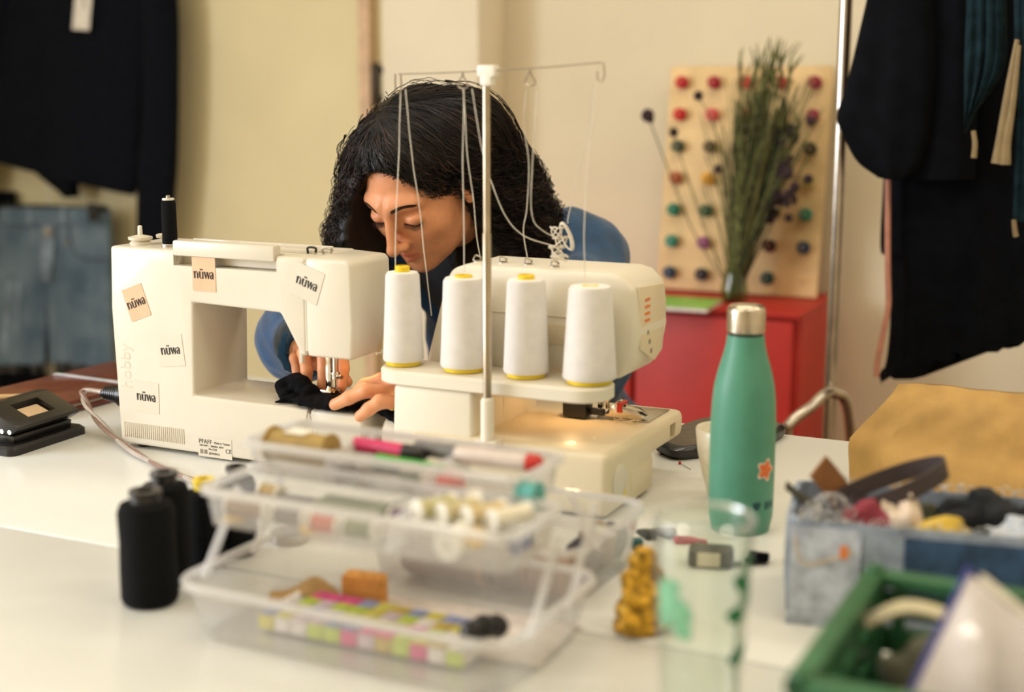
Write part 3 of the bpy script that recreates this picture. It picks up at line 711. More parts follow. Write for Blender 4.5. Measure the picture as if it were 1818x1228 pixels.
def carve(P):
    q = toH(P)
    d = ell(q, (.002, .106, -.014), (.0745, .088, .099))
    d = smin(d, ell(q, (.052, .050, -.040), (.045, .056, .050)), .02)
    d = smin(d, ell(q, (.012, .05, -.11), (.07, .085, .05)), .02)
    return d
def hairsdf(P): return smax(outer(P) + (.0045*hash_noise(P, 150, 2) + .003*hash_noise(P, 330, 5))*np.clip((1.22 - P[..., 2])/.14, .1, 1), -carve(P), .006)
hairm = mat('dark_hair', (20, 15, 14), .5, var=.25, scale=90, spec=.45)
hairm2 = mat('dark_hair_curls', (30, 21, 17), .45, var=.4, scale=25, spec=.4)
hv, hf = nets(hairsdf, (-.36, 2.0, .86), (.10, 2.40, 1.26), .0035)
ho = fast_mesh('hair', hv - o0, hf, hairm, wo)
def grad(fn, P, e=.002):
    g = np.stack([fn(P + np.eye(3)[i]*e) - fn(P - np.eye(3)[i]*e) for i in range(3)], -1); return g/(np.linalg.norm(g, axis=-1)[:, None] + 1e-9)
rng = np.random.RandomState(11)
ov = hv[(carve(hv) > .008) & (hv[:, 2] > .93)]
NS, NT = 4200, 30
P = ov[rng.choice(len(ov), NS)] .copy(); S = np.zeros((NS, NT, 3)); step = rng.uniform(.0035, .0062, NS); alive = np.ones(NS, bool)
top = frH((-.02, -.005, .13)); amp = rng.uniform(.0015, .0085, NS); wl = rng.uniform(.020, .042, NS); ph = rng.rand(NS)*6.28; lift = rng.uniform(.000, .004, NS)
lift[rng.rand(NS) < .10] += .008
for k in range(NT):
    n = grad(outer, P); out_ = P - top; out_[:, 2] *= .3; out_ /= np.linalg.norm(out_, axis=1)[:, None]
    dsr = out_*.75 - Zu*(.75 + .5*(P[:, 2:3] < 1.08)) - hF*.30
    tt = dsr - n*np.sum(dsr*n, 1)[:, None]; tt /= np.linalg.norm(tt, axis=1)[:, None] + 1e-9; bb = np.cross(n, tt)
    a_ = amp*np.minimum(1, .25 + k/12)*np.clip((1.215 - P[:, 2])/.12, .12, 1); th = 2*math.pi*k*step/wl + ph
    S[:, k] = P + n*(lift + a_*np.cos(th))[:, None] + bb*(a_*1.25*np.sin(th))[:, None]
    nxt = P + tt*step[:, None]; nxt = nxt - n*(outer(nxt)*.7)[:, None]
    alive &= carve(nxt) > .002
    P = np.where(alive[:, None], nxt, P)
R = np.linspace(1, .35, NT)[None]*rng.uniform(.0004, .0010, NS)[:, None]
bro = rng.rand(NS) < .18
for sel, m_, nm in ((~bro, hairm2, 'hair_curls'), (bro, mat('brown_hair_curls', (66, 44, 32), .42, var=.4, scale=25), 'brown_hair_curls')):
    v, f = tubes(S[sel] - o0, R[sel], 4); fast_mesh(nm, v, f, m_, wo)['kind'] = 'stuff'
# flyaway ringlets on her left side
b = B()
for px, py, sx in ((957, 318, 1), (968, 330, 1.2), (950, 300, .8), (905, 230, .7), (920, 250, .8), (975, 352, 1), (985, 372, 1.1), (890, 205, .6), (612, 330, -.7), (604, 380, -.8), (640, 225, -.6), (938, 280, .8)):
    c = FW.at(px - 8*sx, py, y=2.235); u = np.linspace(0, 1, 26); r0 = .006 + .004*rng.rand()
    b.tube(rel(np.stack([c[0] + sx*(.012*u + r0*np.sin(u*5.5)), c[1] + .006*np.cos(u*6), c[2] + .012 - .035*u + r0*.8*np.cos(u*5.5)], 1), wo), np.linspace(.0011, .0005, 26), 5)
b.build('ringlets', hairm2, wo)['kind'] = 'stuff'
# jacket: open front, loose sleeves, gathered cuffs
jk = mat('jacket_blue', (24, 70, 112), .75, var=.12, scale=30, bump=.35, bscale=90, sheen=.25)
def jacket(P):
    d = torso(P, .022)
    d = smin(d, cone(P, SHL, SHL*.5 + HL['el']*.5, .072, .070), .04); d = smin(d, cone(P, SHL*.5 + HL['el']*.5, HL['el'], .072, .066), .02)
    d = smin(d, cone(P, HL['el'], HL['el']*.45 + HL['wr']*.55, .064, .046), .03)
    d = smin(d, cone(P, SHR, HR['el'], .076, .068), .03); d = smin(d, cone(P, HR['el'], HR['wr']*.97 + HR['el']*.03, .062, .036), .03)
    d = smin(d, ell(P, (.135, 2.47, .83), (.085, .12, .16)), .05)
    d = d + .0062*hash_noise(P, 48, 9) + .0034*hash_noise(P, 120, 4)
    nb = np.array([-.1, 2.25, 1.06])
    d = smax(d, -cone(P, (-.105, 2.19, 1.08), (-.13, 2.23, .75), .132, .12), .02)      # open front
    d = smax(d, -cone(P, NB + (-.02, -.06, .06), NB + (.0, -.01, .09), .062, .066), .01)  # neck
    d = smax(d, -cone(P, HL['wr'], HL['el']*.2 + HL['wr']*.8, .030), .004)
    d = smax(d, -cone(P, HR['wr'] + (HR['wr'] - HR['el'])*.1, HR['el']*.06 + HR['wr']*.94, .0255), .003)
    return smax(d, (.60 - P[..., 2]), .004)
jv, jf = nets(jacket, (-.46, 1.94, .57), (.30, 2.80, 1.12), .006)
fast_mesh('jacket', jv - o0, jf, jk, wo)
e = HR['wr'] - HR['el']; e /= np.linalg.norm(e); 
cu = B(); c0 = HR['wr'] - e*.028; c1 = HR['wr'] + e*.004
s1 = np.cross(e, Zu); s1 /= np.linalg.norm(s1); s2 = np.cross(s1, e)
rings = []
for c_, r_ in ((c0, .028), (c0, .040), ((c0 + c1)/2, .041), (c1, .0365), (c1, .0270)):
    rings.append(np.array([c_ + (r_ + .0018*math.sin(k*2.2))*(math.cos(k*2*math.pi/36)*s1 + math.sin(k*2*math.pi/36)*s2) for k in range(36)]) - o0)
v, f = ring_loft(rings + [rings[0]], cap=False); raw('cuff', v, f, mat('cuff_blue', (44, 98, 150), .75, var=.1, scale=30, bump=.3), wo)
tv, tf = nets(lambda P: smax(torso(P, .008) + .002*hash_noise(P, 70, 3), -cone(P, NB + (0, -.02, .04), NB + (0, -.02, .1), .05), .01), (-.36, 2.14, .48), (.30, 2.80, 1.10), .008)
fast_mesh('top', tv - o0, tf, mat('black_top', (22, 22, 28), .85, var=.1, sheen=.2), wo)
lv, lf = nets(lambda P: smax(smin(legs(P, .012), cone(P, (-.05, 2.60, .55), (.17, 2.55, .55), .135), .04), .10 - P[..., 2], .004), (-.34, 2.0, .05), (.36, 2.80, .72), .010)
fast_mesh('trousers', lv - o0, lf, mat('dark_trousers', (34, 36, 48), .85, bump=.2), wo)
# ring on her left ring finger
K0, K1 = LF[2][0][0], LF[2][0][1]; c = K0*.62 + K1*.38; ax = (K1 - K0)/np.linalg.norm(K1 - K0); s1 = np.cross(ax, Zu); s1 /= np.linalg.norm(s1); s2 = np.cross(s1, ax)
B().tube(rel([c + .0106*(math.cos(k*2*math.pi/28)*s1 + math.sin(k*2*math.pi/28)*s2) for k in range(28)], wo), .0011, 6, closed=True).build('finger_ring', mat('gold', (226, 190, 110), .2, 1), wo)
# stool under her
t = thing('work_stool', 'round black work stool under the woman', 'stool', (.06, 2.60, 0))
B().lathe([(.001, .368), (.17, .368), (.18, .378), (.18, .393), (.165, .405), (.001, .408)], n=36).build('seat', black_pl, t)
B().lathe([(.022, .06), (.022, .368)], n=16).build('column', steel, t)
for k in range(5):
    a = k*2*math.pi/5; B().tube([(0, 0, .08), (.24*math.cos(a), .24*math.sin(a), .05), (.25*math.cos(a), .25*math.sin(a), .022)], [.018, .014, .022], 10).build('leg', steel, t)

# black fabric being sewn
def fab(P):
    q = np.stack([(P - FM.o) @ FM.X, (P - FM.o) @ FM.Y, P[..., 2] - TZ], -1)
    d = ell(q, (.345, .030, .094), (.062, .038, .0075))
    d = smin(d, ell(q, (.400, .036, .095), (.050, .022, .007)), .01)
    for c_, r_ in (((.270, .052, .108), .013), ((.258, .040, .104), .010), ((.283, .046, .106), .014), ((.262, .058, .101), .012), ((.300, .040, .099), .013), ((.252, .046, .097), .008), ((.268, .03, .095), .009)):
        d = smin(d, ell(q, c_, (r_*1.1, r_*1.2, r_)), .006)
    d = smin(d, cone(q, (.285, .022, .093), (.270, .004, .0905), .006, .002), .006)
    d = smin(d, cone(q, (.42, .030, .094), (.470, .000, .076), .010, .002), .008)
    d = d + .0016*hash_noise(q, 260, 8) +   .0006*np.sin(q[..., 0]*420 + 3*np.sin(q[..., 1]*90))
    return smax(d, -(q[..., 2] - np.where(q[..., 0] < .409, .0884, .066)), .001)
fv, ff = nets(fab, FM.w((.30, 0, .11)) - (.16, .13, .06), FM.w((.36, 0, .11)) + (.16, .16, .03), .0022)
o = fast_mesh('fabric_piece', fv, ff, mat('black_cloth', (10, 10, 13), .97, var=.2, scale=150, bump=.3, spec=.15))
tag(o, 'gathered black fabric piece under the presser foot of the sewing machine', 'fabric')

# ================================================================== THINGS ON THE TABLE
def wrap_mesh(me, R, a0, z0):
    """bend flat x-y artwork around an upright cylinder of radius R(z)"""
    for v_ in me.vertices:
        s, z = v_.co.x, v_.co.y; r = R(z0 + z) + .0004 + v_.co.z; a = a0 + s/R(z0 + z); v_.co = (r*math.cos(a), r*math.sin(a), z0 + z)
# --- bottle
t = thing('water_bottle', 'tall turquoise insulated bottle with a steel cap and a flower sticker', 'water bottle', (.2655, 1.59, TZ))
bpz = [0, .003, .012, .05, .125, .160, .180, .194, .208, .2195, .2285]; bpr = [.0315, .0345, .0368, .0374, .0374, .0358, .0325, .0284, .0242, .0214, .0208]
PZ = np.linspace(0, .2285, 44); PR = np.interp(PZ, bpz, bpr); PR = np.convolve(np.pad(PR, 2, 'edge'), np.ones(5)/5, 'valid')
B().lathe([(.002, 0)] + [(r, z) for r, z in zip(PR, PZ)] + [(.005, .229)], n=56).build('body', mat('turquoise_coating', (84, 146, 122), .42, var=.03, scale=30, spec=.4), t)
B().lathe([(.0195, .2285), (.0195, .2315)], n=40).build('gasket', black_pl, t)
B().lathe([(.0205, .2315), (.0218, .233), (.0218, .255), (.0212, .2595), (.018, .2625), (.008, .264), (.001, .264)], n=48).build('cap', mat('cap_steel', (206, 196, 178), .22, 1), t)
Rb = lambda z: float(np.interp(z, PZ, PR))
def flower(k, m, z, off, rad):
    pts = [(math.cos(a)*rad*(1 + .22*math.cos(5*a))*k, math.sin(a)*rad*(1 + .22*math.cos(5*a))*k*1.05) for a in np.linspace(0, 2*math.pi, 60, endpoint=False)]
    g = [(r_*x, r_*y, off) for r_ in (0.02, .35, .7, 1) for x, y in pts]; f = [(i*60 + j, i*60 + (j + 1) % 60, (i + 1)*60 + (j + 1) % 60, (i + 1)*60 + j) for i in range(3) for j in range(60)]
    o = raw('flower_sticker' if m is STW else 'flower_print', g, f, m, t); wrap_mesh(o.data, Rb, math.radians(-54), z); return o
STW = mat('sticker_white', (240, 232, 214), .5); 
fs = flower(1, STW, .078, 0, .0108); fp = flower(.84, mat('sticker_orange', (230, 116, 52), .5, var=.2, scale=300), .078, .0002, .0108); fp.parent = fs
for tx, sz, s0 in (('BN', .014, .0035),):
    me = text_mesh(tx, sz, .0001); o = link('lettering', me, mat('bottle_ink', (24, 74, 78), .5), t)
    for v_ in me.vertices: v_.co.x += s0
    wrap_mesh(me, Rb, math.radians(-60), .031)
g = [(x, y, 0) for y in (0, .0022, .0044, .0066, .0095) for x in np.linspace(-.0115, -.002, 7)]
g = [(x if y > .004 else -.0067 + (x + .0067)*(.25 + y/.0055), y, z) for x, y, z in g]
o = raw('shield_mark', g, [(i*7 + j, i*7 + j + 1, (i + 1)*7 + j + 1, (i + 1)*7 + j) for i in range(4) for j in range(6)], MATS['bottle_ink'], t); wrap_mesh(o.data, Rb, math.radians(-60), .0315)
# --- cup behind it
t = tag(B().lathe([(.002, .003), (.02, .0), (.024, .004), (.031, .03), (.0375, .06), (.0405, .088), (.0395, .09), (.038, .088), (.035, .06), (.028, .03), (.02, .008), (.002, .007)], n=48).build('cup', mat('white_ceramic', (238, 230, 208), .3, coat=.3)), 'white ceramic cup standing behind the turquoise bottle', 'cup')
t.location = (.268, 1.712, TZ)
# --- flat black pouch at the far edge
pts = [FW.at(px, py, z=TZ)[:2] for px, py in ((1165, 806), (1200, 818), (1260, 812), (1340, 800), (1392, 778), (1380, 768), (1320, 762), (1255, 762), (1200, 778))]
P2 = spline(list(pts) + [pts[0]], 60)[:-1]; c0 = P2.mean(0)
t = thing('pouch', 'flat black pouch with a grey top lying between overlocker and bottle', 'pouch', (c0[0], c0[1], TZ))
q = P2 - c0
v, f = ring_loft([np.array([(x*k, y*k, z) for x, y in q]) for k, z in ((.94, 0), (1, .006), (1, .014), (.93, .019))]); raw('shell', v, f, black_pl, t, 40)
v, f = ring_loft([np.array([(x*k, y*k, z) for x, y in q]) for k, z in ((.9, .0185), (.86, .0215), (.3, .0225))]); raw('top_panel', v, f, mat('grey_felt', (112, 100, 84), .9), t, 60)
# --- pin
p = FW.at(1207, 824, z=TZ); p2 = FW.at(1226, 834, z=TZ)
t = thing('dressmaking_pin', 'red headed dressmaking pin lying on the table by the cup', 'pin', (p[0], p[1], TZ))
B().ball((0, 0, .0022), .0022, 10, 8).build('pin_head', mat('red_glass', (190, 40, 30), .2), t); B().tube([(0, 0, .002), (p2[0] - p[0], p2[1] - p[1], .0006)], .0004, 5).build('pin_shaft', steel, t)
# --- hole punch
t = thing('hole_punch', 'black two hole paper punch beside the sewing machine', 'hole punch', (-.690, 1.916, TZ), 66)
pb2 = mat('black_metal', (40, 37, 34), .38, .3, coat=.2)
v, f = ring_loft([np.array([(.068 + p[0], .038 + p[1], z) for p in rrect(.078 + d, .042 + d, .012)]) for z, d in ((0, 0), (.009, 0), (.013, -.004))]); B().raw(v, f).build('base', mat('black_rubbery', (30, 28, 27), .45), t, ang=35)
B().prism([(.012, .0125), (.010, .024), (.07, .024), (.072, .0125)], .01, .128, 'x').build('punch_block', pb2, t, bevel=.002)
lv_ = B().prism([(.014, .0245), (-.002, .034), (-.003, .039), (.058, .064), (.078, .061), (.074, .054), (.05, .0245)], .004, .132, 'x').build('lever', pb2, t, bevel=.003)
cut(lv_, [(.042, .098, .012, .046, .03, .09)])
B().prism([(.013, .034), (.012, .038), (.044, .050), (.046, .046)], .046, .094, 'x').build('window_insert', mat('beige_card', (216, 186, 150), .7), lv_)
for y_, z_ in ((.012, .031), (.026, .031)): B().lathe([(.0035, 0), (.0035, .002), (.002, .003)], (.0035, y_, z_), 12, 'x').xf(Matrix.Diagonal((1, 1, 1, 1))).build('rivet', chrome, t)
B().prism([(.03, .003), (.05, .003), (.05, .008), (.036, .022), (.03, .012)], -.012, -.004, 'x').build('paper_guide', pb2, t, bevel=.002)
# --- leather folder and ruler strip
fo = FR.w((-1.655, 1.757, TZ)); t = thing('leather_folder', 'maroon leather folder lying along the table edge behind the hole punch', 'folder', fo, ROT - 3)
leather = mat('maroon_leather', (108, 52, 38), .4, var=.12, scale=40, bump=.15, coat=.2)
B().box(-.09, .09, -.165, .165, 0, .009).build('back_cover', leather, t, bevel=.003); B().box(-.088, .085, -.16, .16, .009, .0125).build('pages', mat('paper_cream', (232, 220, 196), .8), t)
B().box(-.09, .09, -.165, .165, .0125, .0205).build('front_cover', leather, t, bevel=.003)
B().box(-.092, .092, .03, .042, .0205, .0215).build('strap', mat('pale_ribbon', (196, 202, 210), .5), t)
a_, b_ = FW.at(0, 707, z=TZ + .021), FW.at(48, 706, z=TZ + .021)
t = thing('wooden_ruler', 'short tan wooden ruler resting on the leather folder', 'ruler', ((a_ + b_)/2 - (0.03, 0, 0)), 8)
B().box(-.07, .07, -.008, .008, .0005, .004).build('blade', mat('ruler_wood', (216, 180, 130), .6), t)
# --- black thread cones
for x, y, r, hh, core, lb in ((-.361, 1.350, .0285, .108, black_pl, 'large black thread spool standing nearest the open end of the clear box'), (-.357, 1.410, .0250, .110, black_pl, 'black thread spool with a ridged neck behind the large black spool'), (-.328, 1.462, .0208, .088, yel, 'black thread cone with a yellow core tip'), (-.300, 1.497, .0205, .092, black_pl, 'small black thread cone squeezed between yellow tipped cone and clear box')):
    o = thing('thread_cone', lb, 'thread cone', (x, y, TZ), 0, 'black thread cones beside the clear box')
    B().lathe([(r*.5, .004), (r*.95, .003), (r, .007), (r*1.0, hh*.3), (r*.97, hh*.6), (r, hh - .014), (r*.9, hh - .006), (r*.4, hh - .003)], n=40).build('winding', blackthread, o)
    B().lathe([(r*.4, 0), (r*.85, 0), (r*.87, .003), (r*.4, .004)], n=32, closed=True).build('core_base', black_pl, o)
    B().lathe([(r*.30, hh - .01), (r*.52, hh - .005), (r*.5, hh + .002), (r*.58, hh + .003), (r*.56, hh + .008), (r*.3, hh + .008), (r*.28, hh - .01)], n=28, closed=True).build('core_tip', core, o)

# --- clear cantilever sewing box
FS = Frame((-.297, 1.243, TZ), -27)
poly = clear_glass('milky_plastic', (250, 250, 250), .03, .18, .13, (246, 243, 240))
polyr = clear_glass('milky_plastic_thick', (250, 250, 250), .05, .15, .45, (250, 248, 246))
t = thing('sewing_box', 'open translucent cantilever sewing box with raised trays', 'sewing box', FS.o, -27)
def bin_(name, x0, x1, y0, y1, z0, z1, r, fl_):
    cx, cy, hx, hy_ = (x0 + x1)/2, (y0 + y1)/2, (x1 - x0)/2, (y1 - y0)/2
    o = tray(B(), hx, hy_, z0, z1, r, .0016, fl_, (cx, cy)).build(name, poly, t, ang=30)
    rim = []
    for e_, z in ((-.0012, z1 - .006), (.0045, z1 - .006), (.0050, z1 - .001), (.003, z1 + .0012), (-.0012, z1 + .0012)):
        rim.append(np.array([(cx + p[0], cy + p[1], z) for p in rrect(hx + e_, hy_ + e_, r + e_)]))
    v, f = ring_loft(rim + [rim[0]], cap=False); raw('rim', v, f, polyr, o, 40); return o
bin_('front_bin', -.018, .325, 0, .20, .0015, .058, .028, .012)
bin_('rear_bin', .045, .290, .212, .41, .0015, .066, .028, .010)
ta_ = bin_('lower_tray', .008, .325, .012, .112, .112, .148, .012, .004)
tb_ = bin_('upper_tray', -.024, .280, .118, .212, .130, .164, .012, .004)
for x_ in (.205,): B().box(x_, x_ + .0014, .015, .109, .114, .144).build('divider', polyr, ta_)
for x_ in (.07, .18): B().box(x_, x_ + .0014, .121, .209, .132, .160).build('divider', polyr, tb_)
B().box(.207, .322, .06, .0614, .114, .144).build('divider', polyr, ta_)
for x_ in (-.005, .3345):
    for (y0, z0, y1, z1) in ((.028, .052, .085, .128), (.105, .054, .165, .138), (.255, .062, .185, .138), (.30, .064, .10, .135)):
        if x_ < 0 and y0 > .2: continue
        xx = x_ if y0 < .2 else .2985
        d = np.array([y1 - y0, z1 - z0]); d /= np.linalg.norm(d); nn = np.array([-d[1], d[0]])*.0055
        P_ = [(y0 + nn[0], z0 + nn[1]), (y0 - nn[0], z0 - nn[1]), (y1 - nn[0], z1 - nn[1]), (y1 + nn[0], z1 + nn[1])]
        B().prism(P_, xx - .0016, xx + .0016, 'x').build('link_arm', polyr, t, bevel=.001)
# contents -----------------------------------------------------------------
def inbox(x, y, z): return FS.w((x, y, z))
def spool(loc, deg, r, l, m, lb, cm=None, group='thread reels in the clear box', tilt=0):
    o = thing('thread_reel', lb, 'thread reel', loc, deg, group)
    B().lathe([(r*.3, .002), (r*.8, .002), (r*.86, l*.1), (r*.86, l*.9), (r*.8, l - .002), (r*.3, l - .002)], (0, 0, r), 20, 'x').build('winding', m, o)
    for a in (0, l - .002): B().lathe([(r*.25, a), (r, a), (r, a + .002), (r*.25, a + .002)], (0, 0, r), 22, 'x', closed=True).build('flange', cm or MATS['white_plastic'], o)
    return o
cr = mat('cream_reel', (220, 206, 160), .8, wave=('X', 300.0)); gold_t = mat('gold_reel', (176, 146, 84), .75, var=.12, wave=('X', 260.0))
o = spool(inbox(-.016, .155, .1345), -29, .0185, .072, gold_t, 'fat gold thread reel lying in the upper tray', gold_t)
B().box(.022, .046, -.010, .010, .0345, .0352).build('paper_label', STW, o)
def marker(x, y, z, deg, l, r, cb, cc, lb, cap_=.35):
    o = thing('marker_pen', lb, 'marker pen', inbox(x, y, z), deg, 'marker pens in the upper tray')
    B().lathe([(r*.5, 0), (r*.9, .001), (r, .003), (r, l*(1 - cap_)), (r*.8, l*(1 - cap_))], (0, 0, r), 18, 'x').build('barrel', cb, o)
    B().lathe([(r*1.05, l*(1 - cap_)), (r*1.05, l - .004), (r*.7, l), (r*.2, l)], (0, 0, r), 18, 'x').build('cap', cc, o)
    return o
pk = mat('pink_plastic', (214, 52, 104), .4); rd = mat('red_pen', (206, 52, 44), .4); gn = mat('green_pen', (60, 170, 60), .4); gy = mat('grey_pen', (120, 116, 114), .4); lim = mat('lime_plastic', (196, 214, 60), .4); wp = MATS['white_plastic']
marker(.066, .180, .149, -30, .085, .0075, pk, black_pl, 'pink marker with a black cap in the upper tray', .3)
marker(.130, .190, .150, -28, .095, .008, gy, rd, 'grey pen with a red half lying beside the pink marker', .45)
marker(.180, .182, .151, -25, .09, .0085, mat('clear_barrel', (214, 200, 188), .3), rd, 'pale pen with a red end cap', .16)
marker(.105, .158, .147, -33, .08, .005, gn, gn, 'slim green felt pen in the upper tray', .3)
marker(.076, .165, .135, -27, .07, .006, MATS['black_plastic'], lim, 'black pen with a lime end under the pink marker', .2)
def jar(x, y, z, r, hh, m, lb):
    o = thing('bead_jar', lb, 'jar', inbox(x, y, z), 0, 'bead jars in the upper tray')
    B().lathe([(.001, 0), (r, 0), (r, hh*.75), (r*.8, hh*.8), (r*.78, hh*.8), (r*.94, hh*.74), (r*.94, .0015), (.001, .0015)], n=22).build('glass', clear_glass('jar_glass', (250, 250, 250), .08), o)
    B().lathe([(.001, .002), (r*.9, .002), (r*.9, hh*.55), (.001, hh*.6)], n=18).build('beads', m, o)
    B().lathe([(.001, hh*.8), (r*.9, hh*.8), (r*.9, hh), (.001, hh)], n=20).build('lid', mat('silver_lid', (200, 192, 184), .3, .8), o)
for i, (x, y, c_, nm) in enumerate(((.112, .132, (120, 96, 110), 'purple'), (.136, .130, (190, 170, 150), 'beige'), (.182, .137, (130, 140, 100), 'olive'))):
    jar(x - .026, y, .1325, .0105, .024, mat('beads_' + nm, c_, .3, var=.4, scale=400), 'tiny glass jar of %s beads with a silver lid' % nm)
def clump(name, lb, cat, loc, r, m, seed=0, rough=.25, n=200, deg=0):
    v, f = nets(lambda P: ell(P, (0, 0, r[2]), r) + rough*min(r)*(hash_noise(P, 2.2/min(r), seed) + .55*hash_noise(P, 5.0/min(r), seed + 1)), (-r[0]*1.4, -r[1]*1.4, -.001), (r[0]*1.4, r[1]*1.4, r[2]*2.6), min(r)/6)
    o = fast_mesh(name, v - (0, 0, max(0, v[:, 2].min()) if v[:, 2].min() > 0 else v[:, 2].min()), f, m); o.location = loc; o.rotation_euler = (0, 0, math.radians(deg)); return tag(o, lb, cat)
clump('pompom', 'small coral red pompom in the upper tray', 'pompom', inbox(.198, .142, .1335), (.013, .012, .011), mat('coral_wool', (216, 84, 70), .95, bump=.5), 4)
for i in range(4):
    spool(inbox(.214 + i*.0235, .050 + .002*i, .1335), -27 + 62, .0098, .040, [mat('olive_reel', (196, 188, 140), .8), cr, mat('sand_reel', (214, 192, 146), .8), mat('ivory_reel', (240, 232, 210), .8)][i], ['pale olive reel next to the tray divider', 'cream reel, second from the tray divider', 'sand coloured reel, third from the tray divider', 'ivory reel at the hinge end of the row'][i])
spool(inbox(.262, .020, .1145), 62, .0135, .03, mat('ivory_reel', (244, 238, 220), .8), 'broad white reel seen end on at the front corner of the tray')
hb = [(.012*k*(16*math.sin(a)**3)/16, .012*k*(13*math.cos(a) - 5*math.cos(2*a) - 2*math.cos(3*a) - math.cos(4*a))/16) for k in (1,) for a in np.linspace(0, 2*math.pi, 36, endpoint=False)]
o = B().prism(hb, -.002, .002).build('heart_button', mat('navy_button', (44, 50, 108), .35), bevel=.0006, seg=1); o.location = inbox(.312, .052, .128); o.rotation_euler = (math.radians(-35), 0, math.radians(-27)); tag(o, 'navy blue heart shaped button propped in the front tray', 'button')
def button(loc, r, m, lb, deg=0, tx=-35):
    b = B().lathe([(r*.12, 0), (r*.9, 0), (r, .0008), (r, .0022), (r*.85, .003), (r*.7, .0022), (r*.12, .0022)], n=26, closed=True)
    o = b.build('button', m); o.location = loc; o.rotation_euler = (math.radians(tx), 0, math.radians(deg)); return tag(o, lb, 'button', 'loose buttons in the clear box')
button(inbox(.282, .036, .133), .0095, mat('mustard_button', (216, 178, 84), .4), 'mustard yellow button in the front tray', -27, 55)
button(inbox(.25, .09, .150), .008, mat('pale_button', (214, 206, 190), .4), 'pale grey button above the cream reels', -27, 40)
for i in range(6): button(inbox(.03 + .028*i, .035 + .022*(i % 3), .1145 + .001*(i % 2)), .0105 - .001*(i % 3), [MATS['mustard_button'], mat('taupe_button', (138, 116, 96), .4), mat('rose_button', (206, 120, 96), .4)][i % 3], ['large mustard button at the open end of the long tray compartment', 'taupe button at the open end of the long tray compartment', 'small rose button next to the taupe one in the tray', 'mustard button beside the grey green tin', 'taupe button beside the grey green tin', 'rose button closest to the tray divider'][i], 30*i, 0)
o = thing('tape_tin', 'flat grey green tin in the front tray', 'tin', inbox(.13, .075, .1145), -27); B().box(-.035, .035, -.016, .016, 0, .014).build('body', mat('grey_tin', (134, 138, 126), .35, .5), o, bevel=.003); B().box(-.036, .036, -.017, .017, .014, .018).build('lid', mat('grey_tin_lid', (146, 150, 138), .35, .5), o, bevel=.002)
o = thing('needle_case', 'slim slate needle case at the punch end of the front tray', 'case', inbox(.055, .082, .1145), -24); B().box(-.042, .03, -.010, .010, 0, .012).build('body', mat('slate_plastic', (112, 110, 116), .45), o, bevel=.004); B().box(.03, .044, -.0105, .0105, 0, .0125).build('end_cap', gold_t, o, bevel=.003)
o = spool(inbox(.296, .125, .135), 150, .013, .018, mat('teal_tape', (96, 170, 164), .7), 'teal ribbon reel at the hinge end of the trays', MATS['teal_tape'])
for i, (x, y, c_, nm, r_, l_) in enumerate(((.020, .040, (150, 118, 86), 'brown', .0115, .045), (.072, .040, (120, 112, 104), 'slate', .010, .034), (.115, .035, (206, 110, 84), 'coral', .0095, .03), (.150, .038, (132, 136, 96), 'olive', .010, .032), (.170, .080, (116, 92, 112), 'plum', .0095, .03), (.020, .088, (196, 170, 120), 'straw', .010, .022))):
    spool(inbox(x, y, .1145), -27, r_, l_, mat('tray_reel_' + nm, c_, .8, wave=('X', 300.0)), '%s thread reel lying in the long compartment of the lower tray' % nm)
# front bin: patchwork tape, sponge, leather offcut, black clip
o = thing('patchwork_strip', 'folded patchwork strip of pink, yellow and blue squares in the front bin', 'fabric strip', inbox(.165, .082, .004), -27 + 1)
B().box(-.125, .095, -.030, .045, 0, .016).build('wadding', mat('wadding', (230, 222, 214), .9), o, bevel=.006)
pc = [mat('patch_' + k, c_, .85, var=.08, scale=200, bump=.2) for k, c_ in (('pink', (224, 88, 144)), ('yellow', (216, 204, 96)), ('white', (236, 228, 222)), ('blue', (148, 156, 194)), ('lilac', (216, 196, 206)), ('lime', (196, 212, 84)), ('ochre', (200, 174, 84)))]
pm2 = {}
rq = random.Random(9)
for i in range(12):
    for j in range(5):
        c_ = rq.randrange(7)
        if c_ not in pm2:
            k = B().box(-.0086, .0086, -.0071, .0071, 0, .0016).build('patch', pc[c_], o, bevel=.0005, seg=1); pm2[c_] = k.data
        else: k = link('patch', pm2[c_], None, o)
        if j < 4: k.location = (-.1155 + .0182*i, -.022 + .0185*j, .0155); k.scale = (1, 1.25, 1)
        else: k.location = (-.1155 + .0182*i, -.0300, .0085); k.rotation_euler = (math.radians(90), 0, 0); k.scale = (1, 1, 1)
o = thing('binder_clip', 'black clip gripping the end of the patchwork strip', 'clip', inbox(.262, .082, .0215), -27)
for k in range(3): B().ball((.006*k - .004, .012*(k - 1), .011 + .003*(k % 2)), (.012, .010, .011), 14, 8).build('lobe', black_pl, o)
o = thing('sponge', 'orange sponge block standing in the front bin', 'sponge', inbox(.095, .150, .004), -20); B().box(-.022, .022, -.009, .009, 0, .033).build('block', mat('orange_sponge', (226, 160, 84), .95, var=.12, scale=150, bump=.6, bscale=300), o, bevel=.005); B().box(-.021, .021, -.0105, -.009, .003, .030).build('scouring_face', mat('sponge_face', (206, 140, 70), .95, bump=.6), o)
o = thing('leather_offcut', 'curled tan leather offcut in the front bin beside the patchwork', 'leather', inbox(.042, .115, .004), -10)
g = [(x, y, .002 + .018*math.exp(-((x - .01)/.02)**2) + .004*math.sin(y*120)) for y in np.linspace(-.018, .018, 9) for x in np.linspace(-.035, .035, 15)]
